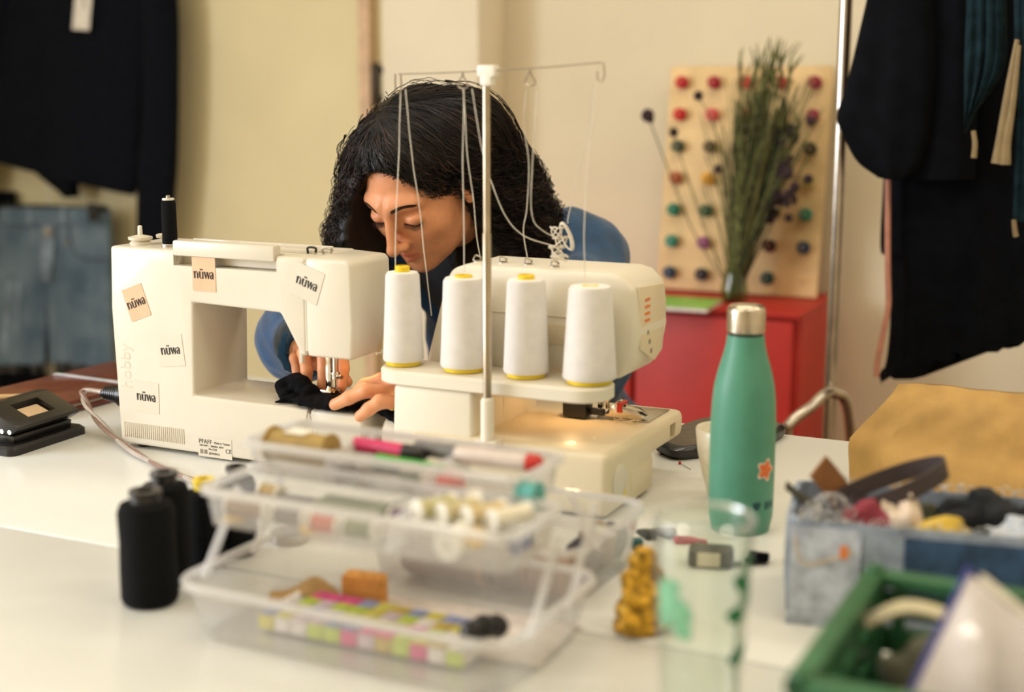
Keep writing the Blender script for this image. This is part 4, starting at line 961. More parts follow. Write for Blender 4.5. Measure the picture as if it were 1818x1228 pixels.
v = g + [(x, y, z + .0025) for x, y, z in g]; f = [(i*15 + j, (i + 1)*15 + j, (i + 1)*15 + j + 1, i*15 + j + 1) for i in range(8) for j in range(14)]; f += [tuple(k + 135 for k in q_[::-1]) for q_ in f]
raw('hide', v, f, mat('tan_leather', (184, 146, 92), .6, bump=.3), o)
o = B().box(-.11, .11, -.055, .055, 0, .0012).build('paper_sheet', mat('paper_white', (240, 228, 220), .8)); o.location = inbox(.20, .135, .0035); o.rotation_euler = (0, 0, math.radians(-22)); tag(o, 'white pattern paper sheet on the floor of the front bin', 'paper')
# rear bin: cloth rolls, book
for i, (x, y, r, l, c_, nm) in enumerate(((.085, .255, .024, .095, (140, 104, 84), 'brown'), (.185, .262, .023, .04, (120, 98, 84), 'taupe'), (.230, .258, .023, .04, (150, 116, 92), 'fawn'))):
    o = thing('cloth_roll', '%s cloth roll lying in the rear bin' % nm, 'fabric roll', inbox(x, y, .0035), -27, 'cloth rolls in the rear bin'); m = mat('cloth_' + nm, c_, .9, bump=.4)
    sp = [((r*(1 - .8*k/90))*math.cos(k*.22), (r*(1 - .8*k/90))*math.sin(k*.22)) for k in range(90)]
    B().lathe([(r*.3, .002), (r*.97, .0), (r, .003), (r, l - .003), (r*.97, l), (r*.3, l - .002)], (0, 0, r), 26, 'x').build('roll', m, o)
    B().lathe([(r*.98, l*.92), (r*1.03, l*.93), (r*1.03, l*.98), (r*.98, l*.99)], (0, 0, r), 26, 'x', closed=True).build('band', mat('band_terracotta', (196, 136, 100), .8), o)
o = thing('notebook', 'small dark green notebook standing in the rear bin', 'notebook', inbox(.15, .315, .0035), -27); B().box(-.07, .04, 0, .004, 0, .055).build('front_cover', mat('green_card', (66, 92, 66), .7), o); B().box(-.068, .038, .004, .016, .002, .053).build('pages', MATS['paper_cream'], o); B().box(-.07, .04, .016, .020, 0, .055).build('back_cover', MATS['green_card'], o)
for i, (x, y, c_, nm) in enumerate(((.262, .30, (60, 56, 60), 'charcoal'), (.255, .35, (150, 130, 110), 'sand'), (.26, .385, (96, 92, 96), 'grey'))):
    clump('cloth_scrap', 'crumpled %s cloth scrap in the rear bin' % nm, 'fabric', inbox(x, y, .004), (.020, .018, .022), mat('scrap_' + nm, c_, .9, bump=.4), i + 20, .35)
button(inbox(.268, .325, .052), .010, mat('ivory_button', (236, 226, 200), .4), 'ivory button lying on the scraps in the rear bin', 0, 20)
# pin tin seen through the box
p = FW.at(512, 965, z=TZ); o = thing('pin_tin', 'small round tin of dark pins between clear box and sewing machine', 'tin', (p[0], p[1] + .01, TZ))
B().lathe([(.001, 0), (.021, 0), (.022, .002), (.022, .011), (.0205, .011), (.0205, .003), (.001, .003)], n=30).build('dish', MATS['silver_lid'], o); B().lathe([(.001, .003), (.019, .003), (.012, .012), (.001, .014)], n=18).build('pins', mat('dark_pins', (70, 64, 60), .5, var=.5, scale=500), o)
p = FW.at(474, 905, z=TZ + .02); o = thing('seam_ripper', 'thin dark seam ripper propped on the pin tin', 'tool', FW.at(512, 965, z=TZ) + (0, .02, .0142), 150); B().tube([(0, 0, .003), (.05, 0, .012)], .003, 8).build('handle', black_pl, o); B().tube([(0, 0, .003), (-.02, 0, .0015)], .001, 6).build('blade', steel, o)

# --- golden figurine
def fig(P):
    d = ell(P, (0, 0, .018), (.026, .021, .020)); d = smin(d, ell(P, (0, -.006, .034), (.0195, .018, .019)), .008)
    d = smin(d, ell(P, (0, 0, .052), (.017, .013, .013)), .008); d = smin(d, ell(P, (0, -.003, .0695), (.0125, .012, .0125)), .004)
    a = P.copy(); a[..., 0] = np.abs(a[..., 0])
    d = smin(d, cone(a, (.016, 0, .053), (.021, -.012, .036), .0065, .0055), .003); d = smin(d, cone(a, (.021, -.012, .036), (.006, -.022, .033), .0055, .005), .003)
    d = smin(d, cone(a, (.008, -.010, .012), (.022, -.014, .012), .010, .009), .004); d = smin(d, ell(a, (.0125, .001, .068), (.003, .003, .006)), .002)
    d = smin(d, ell(P, (0, -.015, .069), (.0025, .003, .003)), .002); d = smax(d, -ell(a, (.0045, -.0155, .0725), (.002, .002, .0012)), .002); d = smax(d, -cone(a, (0, -.0162, .0645), (.004, -.015, .0655), .0007), .001)
    d = smin(d, np.maximum(np.linalg.norm(P[..., :2]*np.array([1, 1.15]), axis=-1) - .027, np.abs(P[..., 2] - .004) - .004), .004)
    return d + .0007*hash_noise(P, 500, 3)
v, f = nets(fig, (-.034, -.034, -.002), (.034, .03, .09), .0012); p = FW.at(1138, 1118, z=TZ)
o = fast_mesh('figurine', v - (0, 0, v[:, 2].min()), f, mat('aged_gold', (206, 158, 48), .42, .55, var=.35, scale=120, bump=.3)); o.location = (p[0], p[1], TZ); o.rotation_euler = (0, 0, math.radians(25)); tag(o, 'small golden seated figurine standing beside the drinking glass', 'figurine')
# --- drinking glass with green painted vine
t = thing('drinking_glass', 'tall clear drinking glass with green painted leaves', 'glass', (.1485, 1.058, TZ))
Rg = lambda z: .0305 + (.0395 - .0305)*z/.178
gl = clear_glass('drinking_glass_mat', (251, 253, 251), .05, .02)
B().lathe([(.001, 0), (.0285, 0), (.0305, .003), (Rg(.08), .08), (.0395, .176), (.0390, .178), (.0376, .177), (Rg(.08) - .0022, .08), (.028, .012), (.001, .010)], n=64).build('vessel', gl, t)
B().lathe([(.0374, .1765), (.0376, .1798), (.0386, .181), (.0397, .1798), (.0398, .1765)], n=64, closed=True).build('rim', clear_glass('glass_rim', (250, 252, 250), .25, .05, .25), t)
grn = mat('green_enamel', (62, 136, 92), .4, var=.15, scale=200); grn2 = mat('green_enamel_pale', (120, 176, 140), .45, var=.1)
def leafart(nm, cx, cz, rot, l, wd, m):
    k = np.linspace(0, 1, 9); g = []
    for s in (-1, 0, 1):
        for u in k:
            x = u*l - l/2; y = s*wd*math.sin(math.pi*u)**.8; g.append((x*math.cos(rot) - y*math.sin(rot) + cx, x*math.sin(rot) + y*math.cos(rot), 0))
    o = raw(nm, g, [(i*9 + j, i*9 + j + 1, (i + 1)*9 + j + 1, (i + 1)*9 + j) for i in range(2) for j in range(8)], m, t); wrap_mesh(o.data, Rg, math.radians(-90), cz); return o
zs = np.linspace(.02, .145, 20); g = [(.034 + .0012*s + .003*math.sin(z*60), z, 0) for z in zs for s in (-1, 1)]
o = raw('painted_stem', g, [(2*i, 2*i + 1, 2*i + 3, 2*i + 2) for i in range(19)], grn, t); wrap_mesh(o.data, Rg, math.radians(-100), 0)
for cx, cz, ro, l, wd in ((.030, .135, 2.6, .026, .007), (.024, .11, 2.9, .022, .007), (.040, .12, .5, .02, .006), (.028, .075, 3.3, .022, .007), (.042, .08, .4, .018, .006), (.036, .15, 1.5, .02, .006)): leafart('painted_leaf', cx, cz, ro, l, wd, grn)
for cx, cz, ro, l, wd in ((-.034, .128, .6, .03, .010), (-.024, .115, -.5, .03, .010), (-.037, .108, 1.6, .026, .009), (-.020, .10, 2.2, .022, .008)): leafart('painted_leaf', cx, cz, ro, l, wd, grn2)
# --- small odds by the glass
p = FW.at(1212, 962, z=TZ); k = np.linspace(0, 2*math.pi, 24, endpoint=False)
o = B().tube(np.stack([.0115*np.cos(k) + .004*np.cos(2*k), .008*np.sin(k), .0025 + 0*k], 1), .0022, 8, closed=True).tube([(.012, 0, .0025), (.027, -.004, .0022)], .002, 8).build('hair_tie', mat('pink_elastic', (200, 70, 96), .7)); o.location = (p[0], p[1], TZ); tag(o, 'pink elastic loop lying between bottle and drinking glass', 'hair tie')
p = FW.at(1262, 1002, z=TZ); o = thing('tape_measure', 'dark boxy tape measure with a pale label', 'tape measure', (p[0], p[1], TZ), -10)
B().box(-.024, .024, -.016, .016, 0, .02).build('case', mat('tape_dark', (70, 64, 58), .5), o, bevel=.005); B().box(-.014, .010, -.0168, -.0155, .003, .018).build('paper_label', MATS['paper_cream'], o); B().box(.024, .032, -.005, .005, .002, .0035).build('tape_end', steel, o)
p = FW.at(1343, 1000, z=TZ); clump('thread_tuft', 'small black tuft of thread beside the denim basket', 'thread', (p[0], p[1], TZ), (.013, .010, .006), mat('black_cloth', (20, 20, 24), .95), 31, .5)
for px, py, c_, nm in ((1148, 952, (52, 56, 48), 'dark olive'), (1130, 968, (30, 82, 84), 'teal'), (1176, 950, (90, 86, 76), 'grey')):
    p = FW.at(px, py, z=TZ); o = thing('sewing_clip', '%s sewing clip lying behind the figurine' % nm, 'clip', (p[0], p[1], TZ), 40 + px)
    m = mat('clip_' + nm.replace(' ', '_'), c_, .45); B().prism([(-.016, .002), (.016, .001), (.017, .004), (-.014, .012), (-.017, .010)], -.006, .006).build('upper_jaw', m, o, bevel=.001); B().box(-.015, .017, -.006, .006, 0, .0014).build('lower_jaw', m, o)

# --- denim basket
FD = Frame((.262, 1.300, TZ), -15)
t = thing('denim_basket', 'basket sewn from pale and dark denim pieces, filled with scraps', 'basket', FD.o, -15)
dl = mat('denim_pale', (192, 200, 216), .9, var=.14, scale=60, bump=.4, bscale=600); dd = mat('denim_dark', (48, 74, 104), .9, var=.18, scale=50, bump=.4, bscale=600); dg = mat('denim_grey', (146, 157, 174), .9, var=.15, scale=50, bump=.4, bscale=600)
W_, D_, H_ = .27, .145, .100
rings = []
for z, e_ in ((0, -.006), (.004, 0), (.05, .003), (H_ - .004, .002), (H_, 0), (H_, -.004), (.05, -.002), (.008, -.006)):
    pts = rrect(W_/2 + e_, D_/2 + e_, .02, 8); rings.append(np.array([(W_/2 + x, D_/2 + y, z + (.004*math.sin(x*30) + .002*math.sin(y*50) if z > .09 else 0)) for x, y in pts]))
v, f = ring_loft(rings); raw('shell', v, f, dg, t, 50)
def patch(name, m, x0, x1, z0, z1, y=-.0045, th=.003, parent=None, curve=None):
    nx, nz = 14, 8; g = []
    for s in (0, 1):
        for k in range(nz):
            for i in range(nx):
                x = x0 + (x1 - x0)*i/(nx - 1); zl = z0 if curve is None else z0 + curve*math.sin(math.pi*i/(nx - 1)); z = zl + (z1 - zl)*k/(nz - 1)
                edge = min(i, nx - 1 - i, k, nz - 1 - k) > 0
                bow = .004*math.sin(math.pi*z/.1); g.append((x, y - bow*.6 - (th if (s == 0 and edge) else 0.0 if s == 1 else th*.5) + .0008*math.sin(x*160 + z*90), z))
    f = [(k*nx + i, k*nx + i + 1, (k + 1)*nx + i + 1, (k + 1)*nx + i) for k in range(nz - 1) for i in range(nx - 1)]; n_ = nx*nz
    f += [tuple(q_ + n_ for q_ in a[::-1]) for a in f]
    return raw(name, g, f, m, parent or t)
pa_ = patch('denim_panel', dl, .004, .066, .004, .0975); patch('denim_panel', dg, .070, .12, .03, .096, -.0035); patch('denim_pocket', dd, .108, .262, .03, .094, -.0055, .004, None, -.02)
patch('hem', dl, .002, .09, -.0005, .014, -.006, .002)
st = mat('stitch_thread', (214, 186, 140), .8)
B().tube(spline([(.008, -.0115, .09), (.012, -.0115, .070), (.020, -.0115, .062), (.045, -.0115, .070), (.062, -.0115, .078)], 30), .0009, 5).build('pocket_stitching', st, t)
B().box(.050, .0575, -.0125, -.0105, .071, .083).build('fabric_tag', mat('orange_tag', (226, 132, 70), .8), t)
B().tube([(.067, -.008, .02), (.067, -.0095, .06), (.068, -.007, .095)], .0016, 6).build('flat_seam', dl, t)
k = np.linspace(0, 2*math.pi, 30, endpoint=False); B().tube(np.stack([.082 + .011*np.cos(k), -.014 + 0*k, .022 + .011*np.sin(k)], 1), .0028, 8, closed=True).build('ring_loop', mat('grey_cord', (170, 168, 170), .8), t)
b = B(); r5 = random.Random(12)
for i in range(150):
    x = r5.uniform(.01, W_ - .01); y = r5.choice((0.0, D_, D_)) ; b.tube(spline([(x, y, H_ - .002), (x + r5.uniform(-.004, .004), y + r5.uniform(-.003, .003), H_ + .004), (x + r5.uniform(-.008, .008), y + r5.uniform(-.006, .006), H_ + r5.uniform(.002, .009))], 4), .0005, 3)
b.build('frayed_edge', mat('fray', (214, 214, 210), .9), t)['kind'] = 'stuff'
# what is in it
def indm(x, y, z): return FD.w((x, y, z))
def ribbon(name, lb, cat, pts, wv, th, m, loc, n=60):
    P = spline(pts, n); T = np.gradient(P, axis=0); T /= np.linalg.norm(T, axis=1)[:, None]; wv = np.array(wv, float); 
    rings = []
    for i in range(n):
        s = wv - T[i]*(wv @ T[i]); l_ = np.linalg.norm(wv); s = s/np.linalg.norm(s)*l_/2; nn = np.cross(T[i], s/np.linalg.norm(s))*th/2; rings.append(np.array([P[i] + s + nn, P[i] - s + nn, P[i] - s - nn, P[i] + s - nn]))
    v, f = ring_loft(rings); o = raw(name, v, f, m, None, 40); o.location = loc; return tag(o, lb, cat) if cat else o
k = np.linspace(2.2, 9.4, 26)
ribbon('belt', 'coiled dark grey belt rising from the denim basket', 'belt', np.stack([(.036 + .002*k)*np.cos(k), .026*np.sin(k), .020*np.cos(k) + .001*k], 1), (-.004, .003, .017), .003, mat('belt_dark', (66, 56, 58), .5), indm(.098, .085, .112), 90)
ribbon('leather_strap', 'brown leather strap with a slot over the denim basket', 'strap', [(-.030, .0, .050), (-.018, .004, .036), (-.006, .008, .02), (.006, .012, .0)], (.024, .012, .004), .003, mat('brown_leather', (142, 96, 56), .6, bump=.2), indm(.052, .085, .085))
for i, (x, y, z, r, c_, nm) in enumerate(((.075, .055, .062, (.030, .020, .024), (150, 62, 76), 'burgundy'), (.110, .060, .070, (.018, .018, .024), (226, 208, 190), 'cream'), (.185, .10, .070, (.045, .022, .020), (30, 34, 40), 'black'), (.140, .05, .070, (.028, .018, .018), (206, 172, 70), 'mustard'), (.160, .062, .080, (.016, .012, .012), (24, 26, 34), 'navy'), (.215, .045, .070, (.035, .025, .018), (190, 196, 204), 'pale blue'), (.12, .11, .06, (.03, .02, .02), (90, 90, 70), 'olive'))):
    clump('cloth_scrap', 'crumpled %s cloth scrap in the denim basket' % nm, 'fabric', indm(x, y, z), r, mat('dscrap_' + nm.replace(' ', '_'), c_, .9, bump=.4), 40 + i, .62, deg=-15)
cl = clear_glass('crinkled_film', (250, 250, 250), .2, .1, .25)
v, f = nets(lambda P: np.abs(ell(P, (0, 0, .022), (.026, .018, .024)) + .007*hash_noise(P, 190, 77)) - .0007, (-.04, -.035, -.006), (.04, .035, .06), .0022)
o = fast_mesh('plastic_film', v, f, cl); o.location = indm(.035, .04, .068); tag(o, 'crumpled clear plastic film at the corner of the denim basket', 'plastic film')
ribbon('zip_tape', 'dark olive zip tape sticking out over the basket corner', 'zip', [(-.03, 0, .026), (-.012, 0, .012), (.01, .002, .0)], (.0, .010, .006), .002, mat('olive_zip', (56, 58, 46), .6), indm(.022, .075, .090))
# --- green crate
FC_ = Frame((.299, 1.135, TZ), ROT)
t = thing('green_crate', 'green slatted plastic crate in front of the denim basket', 'crate', FC_.o, ROT)
gp = mat('green_plastic', (52, 104, 66), .45, var=.08, scale=30)
CW, CD, CHt = .27, .25, .112
for (x0, x1, y0, y1) in ((0, CW, -.010, 0), (0, CW, -CD, -CD + .010), (0, .010, -CD, 0), (CW - .010, CW, -CD, 0)):
    B().box(x0 - .004, x1 + .004, y0 - .004, y1 + .004, CHt - .012, CHt).build('rim_bar', gp, t, bevel=.003)
    lx = x1 - x0 > y1 - y0
    for k in range(3): B().box(x0 + (0 if lx else .002), x1 - (0 if lx else .002), y0 + (.002 if lx else 0), y1 - (.002 if lx else 0), .012 + k*.031, .034 + k*.031).build('slat', gp, t, bevel=.002)
    nn = 5
    for k in range(nn):
        u = (k + .5)/nn
        if lx: B().box(x0 + u*CW - .005, x0 + u*CW + .005, y0, y1, 0.006, CHt - .01).build('upright', gp, t, bevel=.001)
        else: B().box(x0, x1, y0 + u*CD - .005, y0 + u*CD + .005, .006, CHt - .01).build('upright', gp, t, bevel=.001)
for x_, y_ in ((0, 0), (CW, 0), (0, -CD), (CW, -CD)): B().lathe([(.009, 0), (.009, CHt), (.007, CHt + .004)], (x_ + (.006 if x_ == 0 else -.006), y_ + (-.006 if y_ == 0 else .006), 0), 16).build('corner_post', gp, t)
B().box(0, CW, -CD, 0, .004, .010).build('floor_panel', gp, t)
def incr(x, y, z): return FC_.w((x, y, z))
# white pouch with blue piping
nx, nz = 22, 22; g = []
for s in (-1, 1):
    for k in range(nz):
        for i in range(nx):
            u, w_ = i/(nx - 1), k/(nz - 1); bl = (math.sin(math.pi*u)*math.sin(math.pi*w_))**.6
            g.append((-.055 + .11*u, s*.014*bl + .007*math.sin(u*9 + w_*5)*bl, .125*w_))
f = [(k*nx + i, k*nx + i + 1, (k + 1)*nx + i + 1, (k + 1)*nx + i) for k in range(nz - 1) for i in range(nx - 1)]; f += [tuple(q_ + nx*nz for q_ in a[::-1]) for a in f]
t = thing('pouch', 'shiny white pouch with blue piping leaning in the green crate', 'pouch', incr(.105, -.165, .042), ROT + 12); t.rotation_euler = (math.radians(-42), math.radians(38), math.radians(ROT + 20))
raw('cover', g, f, mat('white_vinyl', (226, 220, 224), .22, var=.04, coat=.5), t); B().tube([(-.055, 0, 0), (-.055, 0, .125), (.055, 0, .125), (.055, 0, 0)], .0028, 8, closed=True).build('piping', mat('blue_piping', (58, 62, 140), .5), t); B().box(-.045, .045, -.003, .003, .121, .129).build('zip', mat('white_plastic', (238, 234, 222), .4), t)
for i, (x, y, z, r, c_, nm) in enumerate(((.20, -.10, .012, (.045, .06, .045), (150, 140, 118), 'khaki'), (.07, -.06, .012, (.05, .035, .038), (96, 96, 80), 'moss'), (.205, -.19, .012, (.028, .035, .045), (28, 30, 36), 'black'), (.06, -.16, .012, (.035, .05, .03), (176, 166, 140), 'oatmeal'))):
    clump('cloth_scrap', 'crumpled %s cloth in the green crate' % nm, 'fabric', incr(x, y, z), r, mat('cscrap_' + nm, c_, .9, bump=.4), 60 + i, .5, deg=ROT)
ribbon('webbing_strap', 'beige webbing strap hanging over the cloth in the green crate', 'strap', [(-.05, .01, .035), (-.02, .005, .05), (.015, -.005, .045), (.05, -.02, .03)], (.003, .016, .004), .0025, mat('beige_webbing', (206, 196, 164), .85, bump=.3), incr(.06, -.05, .052))
# --- kraft paper bag
FK = Frame((.486, 1.735, TZ), -16)
t = thing('paper_bag', 'crumpled brown kraft paper bag standing behind the denim basket', 'paper bag', FK.o, -16)
kr = mat('kraft_paper', (198, 158, 94), .75, var=.06, scale=25, bump=.25, bscale=40)
nx, nz = 30, 16; g = []
for s in (0, 1):
    for k in range(nz):
        w_ = k/(nz - 1)
        for i in range(nx):
            u = i/(nx - 1); x0, x1 = -.055 + .05*w_ - (.030*(1 - abs(2*w_ - .9)) if w_ < 1 else 0), .36 - .02*w_
            x = x0 + (x1 - x0)*u; dep = (.052*(1 - w_)**.8 + .002)*min(1, u*9 + .02)*min(1, (1 - u)*9 + .02)
            cr_ = .006*math.sin(u*17 + w_*6) + .006*abs(math.sin(u*23 - w_*9)) + .005*math.sin(w_*13 + u*4)
            g.append((x, (-dep if s == 0 else dep) + cr_*(.3 + w_*.7) + .02*w_, .001 + .134*w_*(1 - .10*u + .02*math.sin(u*6))))
f = [(k*nx + i, k*nx + i + 1, (k + 1)*nx + i + 1, (k + 1)*nx + i) for k in range(nz - 1) for i in range(nx - 1)]; n_ = nx*nz; f2 = [tuple(q_ + n_ for q_ in a[::-1]) for a in f]
f2 += [(k*nx, (k + 1)*nx, (k + 1)*nx + n_, k*nx + n_) for k in range(nz - 1)] + [(k*nx + nx - 1, k*nx + nx - 1 + n_, (k + 1)*nx + nx - 1 + n_, (k + 1)*nx + nx - 1) for k in range(nz - 1)] + [(i, i + n_, i + 1 + n_, i + 1) for i in range(nx - 1)]
raw('bag', g, f + f2, kr, t, 30); B().box(.02, .35, .0005, .0025, .001, .003).build('bottom_flap', kr, t)

# ================================================================== BACKGROUND
def garment(name, m, rows, y, t_=.03, n=44, sub=8, folds=.006, fq=9.0, frame=FR, parent=None, seed=0, hem=None, origin=(0, 0, 0)):
    """hollow-looking cloth body lofted through measured rows (py, px_left, px_right[, py_right])"""
    R = []
    for r in rows:
        a = frame.at(r[1], r[0], y=y); b = frame.at(r[2], r[3] if len(r) > 3 else r[0], y=y); R.append((a[0], a[2], b[0], b[2]))
    R = spline([(*q, 0.0) for q in R], sub*(len(R) - 1) + 1); rings = []; rs = np.random.RandomState(seed); ph = rs.rand(4)*6
    for i, (xa, za, xb, zb, _) in enumerate(R):
        u = i/(len(R) - 1); ring = []
        for k in range(n):
            a = 2*math.pi*k/n; c, s = math.cos(a), math.sin(a); w_ = (c + 1)/2; x = xa + (xb - xa)*w_; z = za + (zb - za)*w_
            fo_ = folds*(.35 + u)*(math.sin(fq*w_*3.1 + ph[0] + u*1.3) + .6*math.sin(fq*w_*5.7 + ph[1]))
            jag = 0.0
            if hem and i >= len(R) - 2: jag = hem*(rs.rand() - .5)
            ring.append((x, y + t_*abs(s)**.7*np.sign(s) + fo_, z + jag))
        rings.append(np.array(ring) - np.array(origin))
    v, f = ring_loft(rings); o = raw(name, v, f, m, parent, 60)
    return o
def sleeve(name, m, pts, y, rs_, parent, origin, seed=0, flat=.6):
    P = spline([frame_pt(px, py, y) for px, py in pts], 26); Rr = np.interp(np.linspace(0, 1, 26), np.linspace(0, 1, len(rs_)), rs_); rings = []
    for i in range(26):
        rings.append(np.array([(P[i][0] + Rr[i]*math.cos(a), P[i][1] + Rr[i]*flat*math.sin(a) + .004*math.sin(3*a + i*.3), P[i][2] + .003*math.sin(i*1.3 + a)) for a in np.linspace(0, 2*math.pi, 24, endpoint=False)]) - np.array(origin))
    v, f = ring_loft(rings); return raw(name, v, f, m, parent)
def frame_pt(px, py, y): return FR.at(px, py, y=y)
def rthing(name, lb, cat, px, py, y, group=None):
    l = FR.at(px, py, y=y); o = thing(name, lb, cat, FR.w(l), ROT, group); return o, l
# --- dark sweater hung on the wall
navy = mat('navy_knit', (15, 18, 27), .97, var=.12, scale=50, bump=.25, bscale=250, spec=.15)
t, l0 = rthing('sweater', 'dark navy sweater with a white swing tag hanging on the wall', 'sweater', 140, 0, 3.43)
garment('body', navy, [(-150, 95, 190), (-120, 40, 245), (-60, 6, 272), (60, 4, 268), (190, -4, 252, 205), (262, -12, 246, 312), (284, -10, 238, 346)], 3.43, .04, parent=t, origin=l0, seed=1, folds=.003, fq=4)
sleeve('sleeve', navy, [(258, -110), (282, 0), (286, 160), (280, 300), (272, 440)], 3.41, [.05, .064, .064, .066, .058], t, l0)
sleeve('sleeve', navy, [(28, -110), (2, 0), (-30, 160), (-42, 300), (-50, 440)], 3.42, [.05, .064, .064, .062, .058], t, l0)
garment('front_tail', navy, [(262, 30, 140), (300, 60, 138), (330, 96, 136), (350, 124, 132)], 3.425, .03, parent=t, origin=l0, folds=.002)
p0, p1 = FR.at(128, 52, y=3.37) - l0, FR.at(158, 54, y=3.37) - l0; p2, p3 = FR.at(166, -40, y=3.385) - l0, FR.at(136, -42, y=3.385) - l0
v = [p0, p1, p2, p3] + [np.array(q) + (0, .0015, 0) for q in (p0, p1, p2, p3)]
raw('swing_tag', v, [(0, 1, 2, 3), (7, 6, 5, 4), (0, 4, 5, 1), (1, 5, 6, 2), (2, 6, 7, 3), (3, 7, 4, 0)], mat('tag_card', (240, 234, 226), .8), t, 0)
c_ = (p0 + p2)/2 + (0.008, -.001, .012); B().box(c_[0] - .002, c_[0] + .002, c_[1] - .0004, c_[1] + .0004, c_[2] - .03, c_[2] + .03).build('tag_print', greyink, t)
hk = FR.at(140, -150, y=3.44) - l0
B().tube(spline([hk + (-.16, 0, -.03), hk + (-.05, 0, .02), hk + (0, 0, .03), hk + (.05, 0, .02), hk + (.16, 0, -.03)], 30), .006, 8).tube(spline([hk + (0, 0, .03), hk + (0, 0, .08), hk + (.03, .02, .11), hk + (.02, .06, .09)], 16), .002, 6).build('hanger', mat('hanger_wood', (150, 110, 70), .5), t)
# --- denim shorts on a clip hanger
t, l0 = rthing('denim_shorts', 'blue denim shorts with a raw hem hanging below the navy sweater', 'shorts', 85, 500, 3.42)
db = mat('denim_mid', (112, 132, 148), .9, var=.22, scale=9, bump=.4, bscale=500, col2=(78, 100, 120)); dbl = mat('denim_worn', (132, 150, 170), .9, var=.2, scale=14, bump=.4, bscale=500)
garment('leg', db, [(395, -30, 90), (470, -34, 88), (560, -40, 86), (640, -46, 82, 646)], 3.42, .035, parent=t, origin=l0, seed=4, hem=.012, folds=.004)
garment('leg', db, [(395, 82, 196), (470, 84, 199), (560, 88, 203), (640, 92, 206, 648)], 3.42, .035, parent=t, origin=l0, seed=5, hem=.012, folds=.004)
garment('waistband', db, [(368, -28, 192), (380, -29, 194), (396, -30, 196)], 3.415, .042, parent=t, origin=l0, folds=.001)
garment('fly', dbl, [(392, 74, 98), (440, 72, 96), (500, 72, 92)], 3.382, .006, parent=t, origin=l0, folds=.0, sub=3)
garment('faded_patch', dbl, [(500, 12, 40), (560, 4, 34), (630, -4, 26)], 3.388, .004, parent=t, origin=l0, folds=.001, sub=3)
for px in (52, 112, 168):
    a = FR.at(px, 382, y=3.37) - l0; B().box(a[0] - .007, a[0] + .007, a[1] - .003, a[1] + .003, a[2] - .026, a[2] + .026).build('belt_loop', dbl, t, bevel=.002)
a = FR.at(85, 411, y=3.372) - l0; B().lathe([(.001, -.004), (.012, -.003), (.0135, 0), (.012, .003)], tuple(a), 20, 'y').build('button', mat('pewter', (196, 190, 180), .35, .8), t)
a = FR.at(118, 430, y=3.38) - l0; B().lathe([(.001, -.003), (.006, -.002), (.006, .003)], tuple(a), 14, 'y').build('rivet', MATS['pewter'], t)
B().tube([FR.at(px, py, y=3.382) - l0 for px, py in ((122, 398), (125, 430), (135, 452), (158, 462), (190, 458))], .0022, 6).build('pocket_seam', mat('denim_dark_seam', (44, 58, 78), .9), t)
b = B(); rs = random.Random(3)
for i in range(90):
    px = rs.uniform(-40, 204); a = FR.at(px, 646, y=3.39 + rs.uniform(0, .05)) - l0; b.tube([a, a + (rs.uniform(-.006, .006), 0, -.012), a + (rs.uniform(-.012, .012), 0, -rs.uniform(.018, .034))], .0009, 3)
b.build('frayed_hem', mat('fray_grey', (150, 150, 146), .9), t)['kind'] = 'stuff'
t, l0 = rthing('clip_hanger', 'dark clip hanger gripping the waistband of the denim shorts', 'hanger', 85, 362, 3.41)
B().tube([FR.at(px, py, y=3.40) - l0 for px, py in ((-30, 364), (85, 366), (190, 372))], .005, 8).build('bar', black_pl, t)
for px in (-10, 168):
    a = FR.at(px, 372, y=3.372) - l0; B().box(a[0] - .014, a[0] + .014, -.052 + .0, -.042, a[2] - .035, a[2] + .02).box(a[0] - .01, a[0] + .01, -.06, .004, a[2] - .004, a[2] + .012).build('clip', black_pl, t, bevel=.002)
a = FR.at(85, 366, y=3.40) - l0; B().tube(spline([a, a + (0, .01, .07), a + (.025, .03, .10), a + (.02, .09, .09)], 16), .002, 6).build('hook', steel, t)
t, l0 = rthing('trousers', 'black trousers hanging behind the denim shorts', 'trousers', 60, 700, 3.475)
blk = mat('black_garment', (11, 13, 19), .97, var=.15, scale=30, bump=.2, bscale=200, spec=.15)
garment('leg', blk, [(340, -40, 26), (420, -60, 30), (560, -60, 60), (760, -62, 90), (960, -60, 92)], 3.489, .02, parent=t, origin=l0, seed=7); garment('leg', blk, [(560, 92, 150), (660, 100, 204), (780, 105, 212), (960, 100, 206)], 3.489, .02, parent=t, origin=l0, seed=8)
# --- red cabinet
cx1, cx0 = -.809, -1.62
t = thing('cabinet', 'red metal cabinet with double doors against the back wall', 'cabinet', FR.w((cx0, 3.15, 0)), ROT)
red = mat('red_lacquer', (192, 48, 40), .5, var=.04, scale=10); W_ = cx1 - cx0
B().box(0, W_, .018, .355, .04, .73).build('body', red, t, bevel=.004)
B().box(-.002, W_ + .002, -.002, .355, .73, .742).build('top_plate', red, t, bevel=.002)
for k in range(2):
    d = B().box(.012 + k*(W_/2 - .004), W_/2 - .004 + k*(W_/2 - .012) + .0, 0, .018, .05, .722).build('door', red, t, bevel=.003)
    B().box(W_/2 - .05 + k*.08, W_/2 - .035 + k*.08, -.012, 0, .36, .46).build('handle', steel, d, bevel=.003)
for x_ in (.03, W_ - .06):
    for y_ in (.03, .30): B().box(x_, x_ + .03, y_, y_ + .03, 0, .04).build('foot', black_pl, t)
